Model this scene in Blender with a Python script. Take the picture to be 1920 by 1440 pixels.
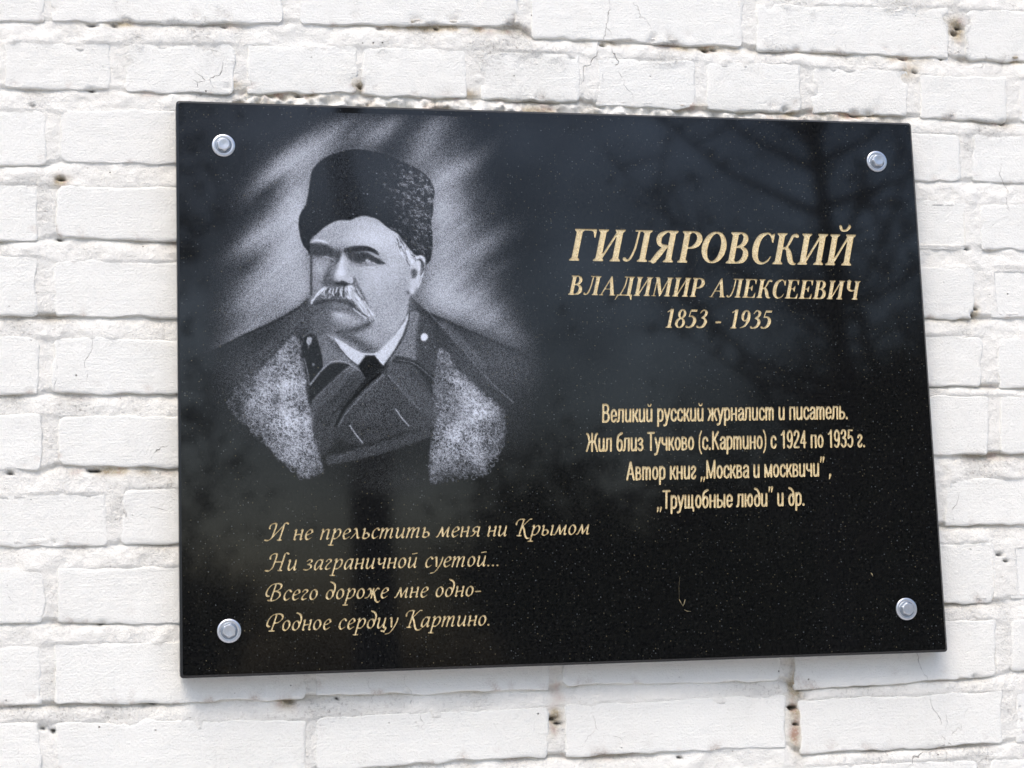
import bpy, bmesh, math, random
import numpy as np
from mathutils import Vector, Matrix, geometry
for o in list(bpy.data.objects): bpy.data.objects.remove(o, do_unlink=True)
scene = bpy.context.scene
R = math.radians
# World frame: X along the wall (0 = left edge of the plaque), Y into the wall (0 = polished face), Z up.
# "Sheet" coordinates (sx, sy, d) in metres: right and DOWN from the plaque's upper left corner, d = depth into the wall.
TOP = 2.20
def W(sx, sy, d=0.0): return (sx, d, TOP - sy)
# ---------------------------------------------------------------- camera
CAM_R = np.array([[0.97714437, 0.03457781, -0.20974571], [-0.00154697, 0.98781266, 0.15563981], [0.21257115, -0.15175809, 0.96528907]])
CAM_C = np.array([-0.06774016, 0.58124794, -1.84275554]); FPX = 3481.86
cd = bpy.data.cameras.new('camera'); cam = bpy.data.objects.new('camera', cd); scene.collection.objects.link(cam)
cd.sensor_width = 36; cd.lens = FPX / 1920 * 36; cd.clip_start = .05; cd.clip_end = 500
_M = np.array([[1, 0, 0], [0, 0, 1], [0, -1, 0]], float)
_r, _u, _b = _M @ CAM_R[0], -_M @ CAM_R[1], -_M @ CAM_R[2]
cam.matrix_world = Matrix([[_r[0], _u[0], _b[0], CAM_C[0]], [_r[1], _u[1], _b[1], CAM_C[2]], [_r[2], _u[2], _b[2], TOP - CAM_C[1]], [0, 0, 0, 1]])
scene.camera = cam
# ---------------------------------------------------------------- overcast daylight
SUN_EL, SUN_ROT = 58, 205            # high and veiled; degrees
world = bpy.data.worlds.new('World'); scene.world = world; world.use_nodes = True
nt = world.node_tree; nt.nodes.clear()
def N(t, kind, **kw):
    n = t.nodes.new(kind)
    for k, v in kw.items():
        if k.startswith('i_'): n.inputs[k[2:].replace('_', ' ')].default_value = v
        else: setattr(n, k, v)
    return n
sky = N(nt, 'ShaderNodeTexSky', sky_type='NISHITA', sun_disc=False)
sky.sun_elevation = R(SUN_EL); sky.sun_rotation = R(SUN_ROT); sky.air_density = 1.0; sky.dust_density = 3.0; sky.ozone_density = 1.0
hsv = N(nt, 'ShaderNodeHueSaturation'); hsv.inputs['Saturation'].default_value = 1.2
tc = N(nt, 'ShaderNodeTexCoord'); mp = N(nt, 'ShaderNodeMapping'); mp.inputs['Scale'].default_value = (1, 1, 1.6)
cl = N(nt, 'ShaderNodeTexNoise'); cl.inputs['Scale'].default_value = 6.5; cl.inputs['Detail'].default_value = 5; cl.inputs['Roughness'].default_value = .55
rmp = N(nt, 'ShaderNodeMapRange'); rmp.inputs['From Min'].default_value = .38; rmp.inputs['From Max'].default_value = .64
rmp.inputs['To Min'].default_value = .48; rmp.inputs['To Max'].default_value = 1.55
mul = N(nt, 'ShaderNodeVectorMath', operation='SCALE'); bg = N(nt, 'ShaderNodeBackground'); out = N(nt, 'ShaderNodeOutputWorld')
SKY = 0.15; bg.inputs['Strength'].default_value = SKY
l = nt.links.new
l(sky.outputs[0], hsv.inputs['Color']); l(tc.outputs['Generated'], mp.inputs[0]); l(mp.outputs[0], cl.inputs['Vector']); l(cl.outputs['Fac'], rmp.inputs['Value'])
# an overcast dome is about three times as bright overhead as at the horizon
sx = N(nt, 'ShaderNodeSeparateXYZ'); l(tc.outputs['Generated'], sx.inputs[0])
zf = N(nt, 'ShaderNodeMapRange'); zf.inputs['From Min'].default_value = 0; zf.inputs['From Max'].default_value = 1; zf.inputs['To Min'].default_value = .50; zf.inputs['To Max'].default_value = 1.5; l(sx.outputs[2], zf.inputs['Value'])
cz = N(nt, 'ShaderNodeMath', operation='MULTIPLY'); l(zf.outputs[0], cz.inputs[0]); l(rmp.outputs[0], cz.inputs[1])
l(hsv.outputs[0], mul.inputs[0]); l(cz.outputs[0], mul.inputs['Scale']); l(mul.outputs[0], bg.inputs['Color']); l(bg.outputs[0], out.inputs['Surface'])
sd = bpy.data.lights.new('sun', 'SUN'); sun = bpy.data.objects.new('sun', sd); scene.collection.objects.link(sun)
sd.energy = 0.9; sd.angle = R(38); sd.color = (1.0, .95, .88)
az, el = R(SUN_ROT), R(SUN_EL)
sun_dir = Vector((math.sin(az) * math.cos(el), math.cos(az) * math.cos(el), math.sin(el)))   # towards the sun
sun.rotation_euler = sun_dir.to_track_quat('Z', 'Y').to_euler(); sun.location = (0, -3, 6)
scene.view_settings.view_transform = 'Standard'; scene.view_settings.look = 'None'; scene.view_settings.gamma = 1
scene.view_settings.exposure = 0.62
scene.render.resolution_x = 1024; scene.render.resolution_y = 768
# ---------------------------------------------------------------- helpers
COL = scene.collection
def link(name, me, mat=None, parent=None):
    o = bpy.data.objects.new(name, me); COL.objects.link(o)
    if mat is not None and len(me.materials) == 0: me.materials.append(mat)
    if parent is not None: o.parent = parent
    return o
def empty(name, loc, label, cat, group=None):
    o = bpy.data.objects.new(name, None); COL.objects.link(o); o.location = loc; o.empty_display_size = .05
    o['label'] = label; o['category'] = cat
    if group: o['group'] = group
    return o
def fast_mesh(name, V, F, smooth=True):
    V = np.asarray(V, np.float32); F = np.asarray(F, np.int32); me = bpy.data.meshes.new(name); k = F.shape[1]
    me.vertices.add(len(V)); me.vertices.foreach_set('co', V.ravel())
    me.loops.add(F.size); me.loops.foreach_set('vertex_index', F.ravel())
    me.polygons.add(len(F)); me.polygons.foreach_set('loop_start', np.arange(0, F.size, k, dtype=np.int32)); me.polygons.foreach_set('loop_total', np.full(len(F), k, np.int32))
    me.polygons.foreach_set('use_smooth', np.full(len(F), smooth)); me.update(calc_edges=True); me.validate()
    return me
def grid_faces(nx, ny, flip=False):
    i, j = np.meshgrid(np.arange(nx - 1), np.arange(ny - 1)); a = (j * nx + i).ravel()
    q = np.c_[a, a + nx, a + nx + 1, a + 1]      # rows run down the wall: this order faces the camera (-Y)
    return q[:, ::-1] if flip else q
def add_attr(me, name, vals):
    at = me.attributes.new(name, 'FLOAT', 'POINT'); at.data.foreach_set('value', np.asarray(vals, np.float32).ravel())
def un(px, py, d=0.0):                            # where a pixel of the photograph lies on the plane at depth d (sheet metres)
    v = np.array([(px - 960) / FPX, (py - 720) / FPX, 1]) @ CAM_R
    q = CAM_C + (d - CAM_C[2]) / v[2] * v; return q[:2]
def to_px(sx, sy, d=0.0):
    q = np.stack([sx - CAM_C[0], sy - CAM_C[1], np.full_like(sx, d) - CAM_C[2]], -1) @ CAM_R.T
    return 960 + FPX * q[..., 0] / q[..., 2], 720 + FPX * q[..., 1] / q[..., 2]
# ---------------------------------------------------------------- materials
def mat(name):
    m = bpy.data.materials.new(name); m.use_nodes = True; t = m.node_tree; b = t.nodes['Principled BSDF']; return m, t, b
def ramp(t, fac, stops):
    r = t.nodes.new('ShaderNodeValToRGB'); t.links.new(fac, r.inputs[0]); e = r.color_ramp.elements
    while len(e) < len(stops): e.new(.5)
    for k, (p, c) in enumerate(stops): e[k].position = p; e[k].color = (c if len(c) == 4 else (*c, 1)) if not np.isscalar(c) else (c, c, c, 1)
    return r.outputs[0]
def noise(t, vec, scale, detail=3, rough=.5, dist=0, mapping=None):
    if mapping:
        m = t.nodes.new('ShaderNodeMapping'); m.inputs['Scale'].default_value = mapping; t.links.new(vec, m.inputs[0]); vec = m.outputs[0]
    n = t.nodes.new('ShaderNodeTexNoise'); n.inputs['Scale'].default_value = scale; n.inputs['Detail'].default_value = detail; n.inputs['Roughness'].default_value = rough
    n.inputs['Distortion'].default_value = dist; t.links.new(vec, n.inputs['Vector']); return n.outputs['Fac']
def mix(t, fac, a, b, blend='MIX'):
    m = t.nodes.new('ShaderNodeMix'); m.data_type = 'RGBA'; m.blend_type = blend
    for k, v in ((0, fac), (6, a), (7, b)):
        if hasattr(v, 'is_linked'): t.links.new(v, m.inputs[k])
        else: m.inputs[k].default_value = v if (k == 0 or len(v) == 4) else (*v, 1)
    return m.outputs[2]
def mth(t, op, a, b=None, c=None, clamp=False):
    m = t.nodes.new('ShaderNodeMath'); m.operation = op; m.use_clamp = clamp
    for k, v in enumerate((a, b, c)):
        if v is None: continue
        if hasattr(v, 'is_linked'): t.links.new(v, m.inputs[k])
        else: m.inputs[k].default_value = v
    return m.outputs[0]
def rng(t, v, a, b, c=0.0, d=1.0, smooth=False):
    m = t.nodes.new('ShaderNodeMapRange'); m.interpolation_type = 'SMOOTHSTEP' if smooth else 'LINEAR'
    t.links.new(v, m.inputs[0])
    for k, x in zip((1, 2, 3, 4), (a, b, c, d)): m.inputs[k].default_value = x
    return m.outputs[0]
def bump(t, b, h, dist, strength=1.0, prev=None):
    n = t.nodes.new('ShaderNodeBump'); n.inputs['Distance'].default_value = dist; n.inputs['Strength'].default_value = strength; t.links.new(h, n.inputs['Height'])
    if prev is not None: t.links.new(prev, n.inputs['Normal'])
    t.links.new(n.outputs[0], b.inputs['Normal']); return n.outputs[0]
def voro(t, vec, scale, feature='F1', mapping=None):
    if mapping:
        m = t.nodes.new('ShaderNodeMapping'); m.inputs['Scale'].default_value = mapping; t.links.new(vec, m.inputs[0]); vec = m.outputs[0]
    v = t.nodes.new('ShaderNodeTexVoronoi'); v.feature = feature; v.inputs['Scale'].default_value = scale; t.links.new(vec, v.inputs['Vector']); return v
def attr(t, name): n = t.nodes.new('ShaderNodeAttribute'); n.attribute_name = name; return n.outputs['Fac']

def painted_masonry(name, base, is_mortar):
    m, t, b = mat(name); g = t.nodes.new('ShaderNodeNewGeometry').outputs['Position']
    big = noise(t, g, 3.2, 3, .55); med = noise(t, g, 26, 4, .6); fine = noise(t, g, 420, 4, .65); grit = noise(t, g, 1500, 2, .6)
    brush = noise(t, g, 1.0, 4, .6, 1.2, (14, 14, 330)); brush2 = noise(t, g, 1.0, 3, .6, 1.5, (45, 45, 700))
    col = mix(t, rng(t, big, .35, .65), base, tuple(c * f for c, f in zip(base, (.985, .975, .965))))
    col = mix(t, rng(t, med, .50, .72, 0, .35), col, tuple(c * f for c, f in zip(base, (.93, .92, .90))))
    col = mix(t, rng(t, brush, .56, .74, 0, .30), col, tuple(c * f for c, f in zip(base, (.91, .90, .89))))
    # grime caught on rough spots
    dirt = mth(t, 'MULTIPLY', rng(t, fine, .60, .74), rng(t, med, .46, .62))
    col = mix(t, mth(t, 'MULTIPLY', dirt, .42 if is_mortar else .40), col, (.36, .33, .29))
    # pinholes
    v = voro(t, g, 92); vr = t.nodes.new('ShaderNodeSeparateColor'); t.links.new(v.outputs['Color'], vr.inputs[0])
    hole = mth(t, 'MULTIPLY', mth(t, 'GREATER_THAN', vr.outputs[0], .86), rng(t, v.outputs['Distance'], .05, .11, 1, 0))
    hole = mth(t, 'MULTIPLY', hole, rng(t, med, .44, .58))
    # hairline cracks in the paint
    wob = t.nodes.new('ShaderNodeVectorMath'); wob.operation = 'ADD'; nz = t.nodes.new('ShaderNodeTexNoise'); nz.inputs['Scale'].default_value = 38; nz.inputs['Detail'].default_value = 3; t.links.new(g, nz.inputs['Vector'])
    sc = t.nodes.new('ShaderNodeVectorMath'); sc.operation = 'SCALE'; sc.inputs['Scale'].default_value = .030; t.links.new(nz.outputs['Color'], sc.inputs[0]); t.links.new(g, wob.inputs[0]); t.links.new(sc.outputs[0], wob.inputs[1])
    ce = voro(t, wob.outputs[0], 13, 'DISTANCE_TO_EDGE', (1.25, 1, .8)); crack = rng(t, ce.outputs['Distance'], .0010, .0060, 1, 0)
    cmask = mth(t, 'MULTIPLY', rng(t, noise(t, g, 7.5, 2, .5), .58, .66), rng(t, noise(t, g, 60, 2, .6), .42, .58))
    crack = mth(t, 'MULTIPLY', crack, cmask)
    marks = mth(t, 'MAXIMUM', hole, mth(t, 'MULTIPLY', crack, .8))
    col = mix(t, mth(t, 'MULTIPLY', marks, .85), col, (.16, .135, .11))
    if is_mortar:
        bare = attr(t, 'bare'); bare = mth(t, 'MULTIPLY', bare, rng(t, fine, .30, .52, .55, 1))
        bc = ramp(t, noise(t, g, 55, 3, .6), [(.32, (.34, .27, .17)), (.5, (.52, .45, .31)), (.66, (.44, .28, .20))])
        col = mix(t, bare, col, bc)
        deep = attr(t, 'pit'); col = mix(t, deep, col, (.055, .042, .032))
    else:
        bare = attr(t, 'bare'); col = mix(t, mth(t, 'MULTIPLY', bare, rng(t, fine, .40, .56, .3, 1)), col, (.46, .37, .30))
    worn = attr(t, 'worn'); col = mix(t, mth(t, 'MULTIPLY', worn, rng(t, noise(t, g, 260, 4, .7), .54, .66, 0, .65)), col, (.34, .31, .27))
    t.links.new(col, b.inputs['Base Color']); b.inputs['Roughness'].default_value = .62; b.inputs['Specular IOR Level'].default_value = .35
    n1 = bump(t, b, mth(t, 'MULTIPLY', marks, -1), .0012)
    n2 = bump(t, b, mth(t, 'ADD', mth(t, 'MULTIPLY', brush, .9), mth(t, 'MULTIPLY', brush2, .25)), .00042 if not is_mortar else .0003, 1, n1)
    n3 = bump(t, b, mth(t, 'ADD', fine, mth(t, 'MULTIPLY', grit, .35)), .0010 if not is_mortar else .0013, 1, n2)
    n4_ = bump(t, b, med, .0008 if not is_mortar else .0014, 1, n3)
    bump(t, b, mth(t, 'MULTIPLY', worn, noise(t, g, 240, 5, .72)), .0034, 1, n4_)
    return m
M_BRICK = painted_masonry('white_painted_brick', (.838, .845, .79), False)
M_MORTAR = painted_masonry('white_painted_mortar', (.838, .836, .775), True)

def granite(name, etched):
    m, t, b = mat(name); g = t.nodes.new('ShaderNodeNewGeometry').outputs['Position']
    n1 = noise(t, g, 620, 3, .65); n2 = noise(t, g, 240, 3, .6); v = voro(t, g, 430)
    vr = t.nodes.new('ShaderNodeSeparateColor'); t.links.new(v.outputs['Color'], vr.inputs[0])
    col = mix(t, rng(t, n1, .42, .66), (.0008, .0009, .0012), (.0125, .013, .013))
    col = mix(t, mth(t, 'MULTIPLY', rng(t, n2, .45, .65), .55), col, (.0115, .012, .011))
    fleck = mth(t, 'MULTIPLY', mth(t, 'GREATER_THAN', vr.outputs[0], .72), rng(t, v.outputs['Distance'], .14, .34, 1, 0))
    fc = mix(t, vr.outputs[1], (.12, .105, .06), (.10, .115, .12))
    col = mix(t, mth(t, 'MULTIPLY', fleck, mth(t, 'POWER', rng(t, vr.outputs[2], .0, 1.0, .10, .92), 2.2)), col, fc)
    rough = .042
    if etched:
        e = attr(t, 'etch')
        w1 = t.nodes.new('ShaderNodeTexWhiteNoise'); sn = t.nodes.new('ShaderNodeVectorMath'); sn.operation = 'SNAP'; sn.inputs[1].default_value = (.00048, .1, .00048)
        t.links.new(g, sn.inputs[0]); t.links.new(sn.outputs[0], w1.inputs['Vector'])
        grain = mth(t, 'ADD', mth(t, 'MULTIPLY', w1.outputs['Value'], .55), mth(t, 'MULTIPLY', noise(t, g, 1500, 2, .7), .90))   # mean about .73
        amp = mth(t, 'SQRT', mth(t, 'MULTIPLY', e, mth(t, 'SUBTRACT', 1.02, e), clamp=True))
        dots = mth(t, 'ADD', e, mth(t, 'MULTIPLY', mth(t, 'MULTIPLY', mth(t, 'SUBTRACT', grain, .73), 1.75), amp), clamp=True)
        tone = mth(t, 'POWER', dots, 1.25)
        col = mix(t, tone, col, (.72, .775, .86))
        t.links.new(rng(t, tone, 0, .5, rough, .42), b.inputs['Roughness'])
        bump(t, b, tone, .00012)
    else: b.inputs['Roughness'].default_value = rough
    t.links.new(col, b.inputs['Base Color']); b.inputs['IOR'].default_value = 1.53
    return m
M_STONE = granite('polished_black_granite', False); M_ETCH = granite('etched_black_granite', True)

def gold():
    m, t, b = mat('gold_paint_in_sandblasted_stone'); g = t.nodes.new('ShaderNodeNewGeometry').outputs['Position']
    n = noise(t, g, 900, 3, .7); n2 = noise(t, g, 160, 3, .6)
    col = ramp(t, n, [(.28, (.30, .22, .10)), (.42, (.64, .51, .27)), (.56, (.82, .70, .43)), (.72, (.93, .86, .62))])
    col = mix(t, rng(t, n2, .5, .7, 0, .45), col, (.45, .34, .17))
    t.links.new(col, b.inputs['Base Color']); b.inputs['Roughness'].default_value = .42; b.inputs['Metallic'].default_value = .25
    bump(t, b, n, .0010); return m
M_GOLD = gold()
def simple(name, c, rough=.7, metal=0, var=.2, scale=8, bumpd=0):
    m, t, b = mat(name); g = t.nodes.new('ShaderNodeNewGeometry').outputs['Position']; n = noise(t, g, scale, 4, .6)
    col = ramp(t, n, [(.3, tuple(x * (1 - var) for x in c)), (.7, tuple(min(x * (1 + var), 1) for x in c))])
    t.links.new(col, b.inputs['Base Color']); b.inputs['Roughness'].default_value = rough; b.inputs['Metallic'].default_value = metal
    if bumpd: bump(t, b, n, bumpd)
    return m
M_EDGE = simple('honed_granite_edge', (.010, .011, .012), .28, 0, .35, 500, .0002)
M_ZINC = simple('zinc_plated_steel', (.68, .70, .72), .30, .9, .06, 500)
M_ZINC_SHADE = simple('shade_toned_zinc_flange', (.26, .30, .34), .45, .8, .1, 500)  # zinc darkened to stand for the shaded ring round each bolt head
M_SEED = simple('dry_seed_husk', (.27, .23, .13), .7, 0, .3, 400)
M_GROUND = simple('pale_bounce_ground', (.42, .41, .40), .9, 0, .3, 3, .004)  # ground out of view, kept pale to bounce light onto the wall
M_BARK = simple('grey_bark', (.055, .048, .042), .9, 0, .3, 12, .01)
M_LEAF = simple('dark_foliage', (.030, .042, .022), .75, 0, .45, 2.5)
M_TWIG = simple('bare_twigs', (.05, .045, .04), .9, 0, .3, 3)
# ---------------------------------------------------------------- etched portrait: a tone map drawn stroke by stroke
PX0, PY0, PX1, PY1 = 372, 196, 1040, 962
PW, PH = PX1 - PX0, PY1 - PY0
def gauss(a, s):
    sx, sy = (s if isinstance(s, tuple) else (s, s))
    if sx <= 0: return a
    h, w = a.shape
    px, py = int(3 * sx) + 2, int(3 * sy) + 2
    b = np.pad(a, ((py, py), (px, px)), mode='edge')
    fy = np.fft.fftfreq(b.shape[0])[:, None]; fx = np.fft.rfftfreq(b.shape[1])[None]
    g = np.exp(-2 * np.pi ** 2 * ((fx * sx) ** 2 + (fy * sy) ** 2))
    return np.fft.irfft2(np.fft.rfft2(b) * g, s=b.shape)[py:py + h, px:px + w]
def smooth_pts(p, closed=True, n=8):
    p = np.array(p, float); m = len(p); out = []
    for i in range(m if closed else m - 1):
        if closed: a, b, c, d = p[(i - 1) % m], p[i], p[(i + 1) % m], p[(i + 2) % m]
        else: a, b, c, d = p[max(i - 1, 0)], p[i], p[i + 1], p[min(i + 2, m - 1)]
        for t in np.arange(n) / n:
            out.append(.5 * (2 * b + (c - a) * t + (2 * a - 5 * b + 4 * c - d) * t * t + (3 * b - a - 3 * c + d) * t ** 3))
    if not closed: out.append(p[-1])
    return np.array(out)
def portrait_map():
    rg = np.random.RandomState(5)
    S = 1.0
    yy, xx = np.mgrid[PY0:PY1, PX0:PX1].astype(float)
    D = np.zeros((PH, PW))
    def mask(pts, blur=0.8, smooth=True):
        p = smooth_pts(pts) if smooth else np.array(pts, float)
        x0, x1 = int(max(p[:, 0].min() - 2, PX0)), int(min(p[:, 0].max() + 3, PX1))
        y0, y1 = int(max(p[:, 1].min() - 2, PY0)), int(min(p[:, 1].max() + 3, PY1))
        m = np.zeros((PH, PW))
        sub = np.zeros((y1 - y0, x1 - x0))
        for oy in (.25, .75):
            for ox in (.25, .75):
                X = np.arange(x0, x1)[None] + ox - .5; Y = np.arange(y0, y1)[:, None] + oy - .5
                ins = np.zeros(sub.shape, bool)
                for i in range(len(p)):
                    (xa, ya), (xb, yb) = p[i - 1], p[i]
                    if ya == yb: continue
                    c = ((ya > Y) != (yb > Y))
                    ins ^= c & (X < (xb - xa) * (Y - ya) / (yb - ya) + xa)
                sub += ins * .25
        m[y0 - PY0:y1 - PY0, x0 - PX0:x1 - PX0] = sub
        return gauss(m, blur)
    def paint(m, v, a=1.0):
        nonlocal D
        m = np.clip(m * a, 0, 1); D = D * (1 - m) + v * m
    def poly(pts, v, blur=.8, a=1.0, smooth=True): paint(mask(pts, blur, smooth), v, a)
    def line(pts, w, v, blur=.6, a=1.0, smooth=True, taper=False):
        p = smooth_pts(pts, False) if smooth and len(pts) > 2 else np.array(pts, float)
        r = max(w if np.isscalar(w) else max(w), 1) + 2 + 3 * blur
        x0, x1 = int(max(p[:, 0].min() - r, PX0)), int(min(p[:, 0].max() + r, PX1))
        y0, y1 = int(max(p[:, 1].min() - r, PY0)), int(min(p[:, 1].max() + r, PY1))
        if x1 <= x0 or y1 <= y0: return
        X = xx[y0 - PY0:y1 - PY0, x0 - PX0:x1 - PX0]; Y = yy[y0 - PY0:y1 - PY0, x0 - PX0:x1 - PX0]
        best = np.full(X.shape, -1e9); n = len(p) - 1
        for i in range(n):
            a0, b0 = p[i], p[i + 1]; d = b0 - a0; L = (d @ d) or 1e-9
            t = np.clip(((X - a0[0]) * d[0] + (Y - a0[1]) * d[1]) / L, 0, 1)
            u = (i + t) / n
            ww = w if np.isscalar(w) else np.interp(u, np.linspace(0, 1, len(w)), w)
            if taper: ww = ww * np.sqrt(np.clip(4 * u * (1 - u), 0, 1))
            best = np.maximum(best, ww / 2 - np.hypot(X - a0[0] - t * d[0], Y - a0[1] - t * d[1]))
        e = .5 + blur * 1.2
        m = np.clip(best / (2 * e) + .5, 0, 1); m = m * m * (3 - 2 * m) * a
        s = (slice(y0 - PY0, y1 - PY0), slice(x0 - PX0, x1 - PX0))
        D[s] = D[s] * (1 - m) + v * m
    def blob(cx, cy, rx, ry, rot, v, a=1.0, p=1.0):
        c, s = math.cos(math.radians(rot)), math.sin(math.radians(rot))
        u = ((xx - cx) * c + (yy - cy) * s) / rx; w = (-(xx - cx) * s + (yy - cy) * c) / ry
        paint(np.exp(-(u * u + w * w) ** p), v, a)
    def A(*q): return [(370 + x / 2.743, 190 + y / 2.743) for x, y in q]
    def B(*q): return [(540 + x / 6.4, 260 + y / 6.4) for x, y in q]
    def Cc(*q): return [(540 + x / 6.4, 420 + y / 6.4) for x, y in q]
    def Dd(*q): return [(400 + x / 3.2, 580 + y / 3.2) for x, y in q]
    def E(*q): return [(560 + x / 8, 580 + y / 8) for x, y in q]
    def Z(*q): return [(525 + x / 3.376, 412 + y / 3.376) for x, y in q]
    def M(*q): return [(560 + x / 12, 480 + y / 12) for x, y in q]
    # ---- glow behind the head, in slanted beams
    for cx, cy, rx, ry, rot, v in ((556, 330, 62, 42, -38, .40), (520, 318, 62, 15, -40, .34), (560, 290, 60, 17, -36, .30), (620, 258, 70, 22, -32, .34), (700, 250, 50, 26, -20, .24),
            (722, 244, 46, 12, -40, .28), (798, 268, 62, 24, -55, .44), (835, 322, 46, 34, -45, .42), (866, 322, 48, 12, -40, .34), (830, 385, 40, 60, 0, .44),
            (862, 400, 40, 30, -30, .42), (850, 470, 50, 50, 0, .42), (895, 462, 56, 18, -28, .32), (850, 545, 62, 44, 0, .50), (905, 590, 62, 34, 28, .44), (958, 630, 34, 20, 25, .34),
            (556, 395, 34, 60, 0, .50), (520, 420, 70, 26, -36, .42), (470, 452, 52, 12, -34, .30), (540, 470, 52, 46, 0, .56), (530, 535, 70, 50, 0, .58), (470, 570, 60, 34, -30, .40),
            (480, 610, 80, 18, -28, .36), (430, 640, 50, 12, -28, .22)):
        c, s = math.cos(math.radians(rot)), math.sin(math.radians(rot))
        u = ((xx - cx) * c + (yy - cy) * s) / rx; w = (-(xx - cx) * s + (yy - cy) * c) / ry
        D = 1 - (1 - D) * (1 - v * .80 * np.exp(-(u * u + w * w) * .9))
    # beams: noise stretched along the slant
    def streak(ang, L, wd, seed):
        r = np.random.RandomState(seed); n = 1100
        g = gauss(r.rand(n, n) - .5, (L, wd)); g /= g.std()
        c, s = math.cos(math.radians(ang)), math.sin(math.radians(ang))
        u = (xx - 700) * c + (yy - 580) * s + n / 2; w = -(xx - 700) * s + (yy - 580) * c + n / 2
        return g[np.clip(w.astype(int), 0, n - 1), np.clip(u.astype(int), 0, n - 1)]
    D = D * np.clip(1 + .16 * streak(-38, 60, 9, 1) + .07 * streak(-42, 40, 3, 2), .3, 1.6)
    blob(500, 362, 42, 13, -42, 0, .75); blob(462, 500, 34, 12, -35, 0, .6); blob(660, 238, 30, 10, -35, 0.05, .6)
    blob(905, 385, 34, 26, -30, .04, .7); blob(905, 520, 50, 11, -30, .18, .6); blob(846, 280, 16, 30, 35, .12, .6); blob(770, 232, 24, 12, -40, .05, .7)
    for cx, cy, rx, ry, rot, v in ((566, 520, 40, 60, 0, .34), (560, 410, 26, 50, 10, .22), (822, 520, 34, 60, 0, .36), (840, 570, 50, 24, 25, .30), (826, 400, 22, 60, 0, .26), (585, 300, 40, 16, -40, .22)):
        c, s = math.cos(math.radians(rot)), math.sin(math.radians(rot))
        u = ((xx - cx) * c + (yy - cy) * s) / rx; w = (-(xx - cx) * s + (yy - cy) * c) / ry
        D = 1 - (1 - D) * (1 - v * np.exp(-(u * u + w * w)))
    D = np.clip(D * .90, 0, .66) * np.clip(1.25 - (np.maximum(xx - 880, 0) / 130) ** 1.4, .15, 1) * np.clip(1.2 - (np.maximum(520 - xx, 0) / 130) ** 1.6, .2, 1)
    # ---- coat
    coatL = [(583, 553), (560, 574), (530, 592), (500, 607), (460, 625), (420, 645), (372, 672), (340, 1000), (1060, 1000), (1060, 690), (1000, 668), (940, 643), (880, 618), (840, 600), (800, 583), (769, 556), (700, 540)]
    cm = mask(coatL, .9, False)
    fade = .030 + .06 * np.exp(-((xx - 880) / 110) ** 2 - ((yy - 690) / 75) ** 2) + .05 * np.exp(-((xx - 640) / 90) ** 2 - ((yy - 660) / 110) ** 2) + .05 * np.exp(-((xx - 560) / 40) ** 2 - ((yy - 600) / 40) ** 2) + .05 * np.exp(-((xx - 470) / 60) ** 2 - ((yy - 700) / 40) ** 2)
    fade *= np.clip((925 - yy) / 110, 0, 1) * np.clip((1010 - xx) / 70, 0, 1) * np.clip((xx - 385) / 70, 0, 1)
    fade = np.where(xx < 620, fade * np.clip((790 + (xx - 385) * .6 - yy) / 90 , 0, 1), fade * np.clip((860 + (1010 - xx) * .2 - yy) / 90, 0, 1))
    D = D * (1 - cm) + fade * cm
    line([(583, 556), (560, 577), (530, 595), (500, 610), (460, 628), (410, 652)], 3, .0, 1.2, .7)
    blob(548, 612, 26, 12, -50, .22, .6); blob(500, 655, 40, 9, -42, .13, .7); blob(575, 600, 14, 24, 0, .2, .5)
    # coat right hand side: pale hatch strips
    line(Dd((1290, 20), (1400, 130), (1520, 270), (1650, 420), (1800, 560)), 2, .26, 1.0, .8)
    line(Dd((1380, 90), (1500, 210), (1620, 330)), 14, .19, 4, .7)
    blob(950, 680, 60, 40, 20, .14, .6)
    line([(769, 560), (800, 587), (840, 604), (900, 630), (985, 668)], 3, .03, 1.2, .6)
    # inner collar right of the neck
    poly(Dd((1182, 20), (1235, 30), (1232, 160), (1215, 300), (1100, 292), (1040, 330), (1110, 230), (1170, 120)), .25, 1.6)
    poly(E((1680, 60), (1790, 120), (1770, 520), (1740, 760), (1620, 720), (1360, 740), (1560, 460)), .27, 2.0, .8)
    line(E((1755, 560), (1748, 780)), 1.6, .42, .8, .7)
    poly(Dd((1235, 40), (1310, 90), (1330, 250), (1310, 400), (1215, 300)), .09, 2, .8)
    # left collar piece and dark strap
    poly(Dd((590, 90), (730, 170), (800, 250), (870, 330), (925, 395), (860, 350), (790, 318), (700, 330), (655, 360), (625, 200)), .27, 1.6)
    poly(E((280, 420), (540, 430), (640, 580), (880, 850), (990, 960), (780, 860), (640, 790), (460, 800), (360, 850), (320, 620)), .28, 1.6, .6)
    blob(632, 650, 10, 18, -35, .12, .6)
    poly(Dd((545, 175), (590, 140), (628, 190), (658, 350), (600, 430), (578, 440), (545, 330)), .015, 1.0)
    poly(Dd((585, 150), (630, 200), (655, 355), (600, 440), (560, 330), (545, 200)), .01, 1.0)
    line(Dd((528, 170), (545, 330), (560, 500), (575, 640), (600, 760)), 6, .01, 1.6, .9)
    line(E((85, 740), (125, 900), (165, 1125)), 1.5, .36, .7, .9)
    line(E((60, 430), (140, 360), (260, 300)), 1.2, .26, .8, .7)
    # lapels and scarf bands
    poly(Dd((585, 455), (650, 372), (720, 328), (790, 335), (870, 380), (800, 350), (690, 450), (600, 545), (580, 560)), .02, 1.0)
    poly(E((180, 1130), (360, 920), (470, 820), (640, 805), (760, 850), (560, 1040), (300, 1280), (110, 1400)), .02, 1.0)
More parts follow.
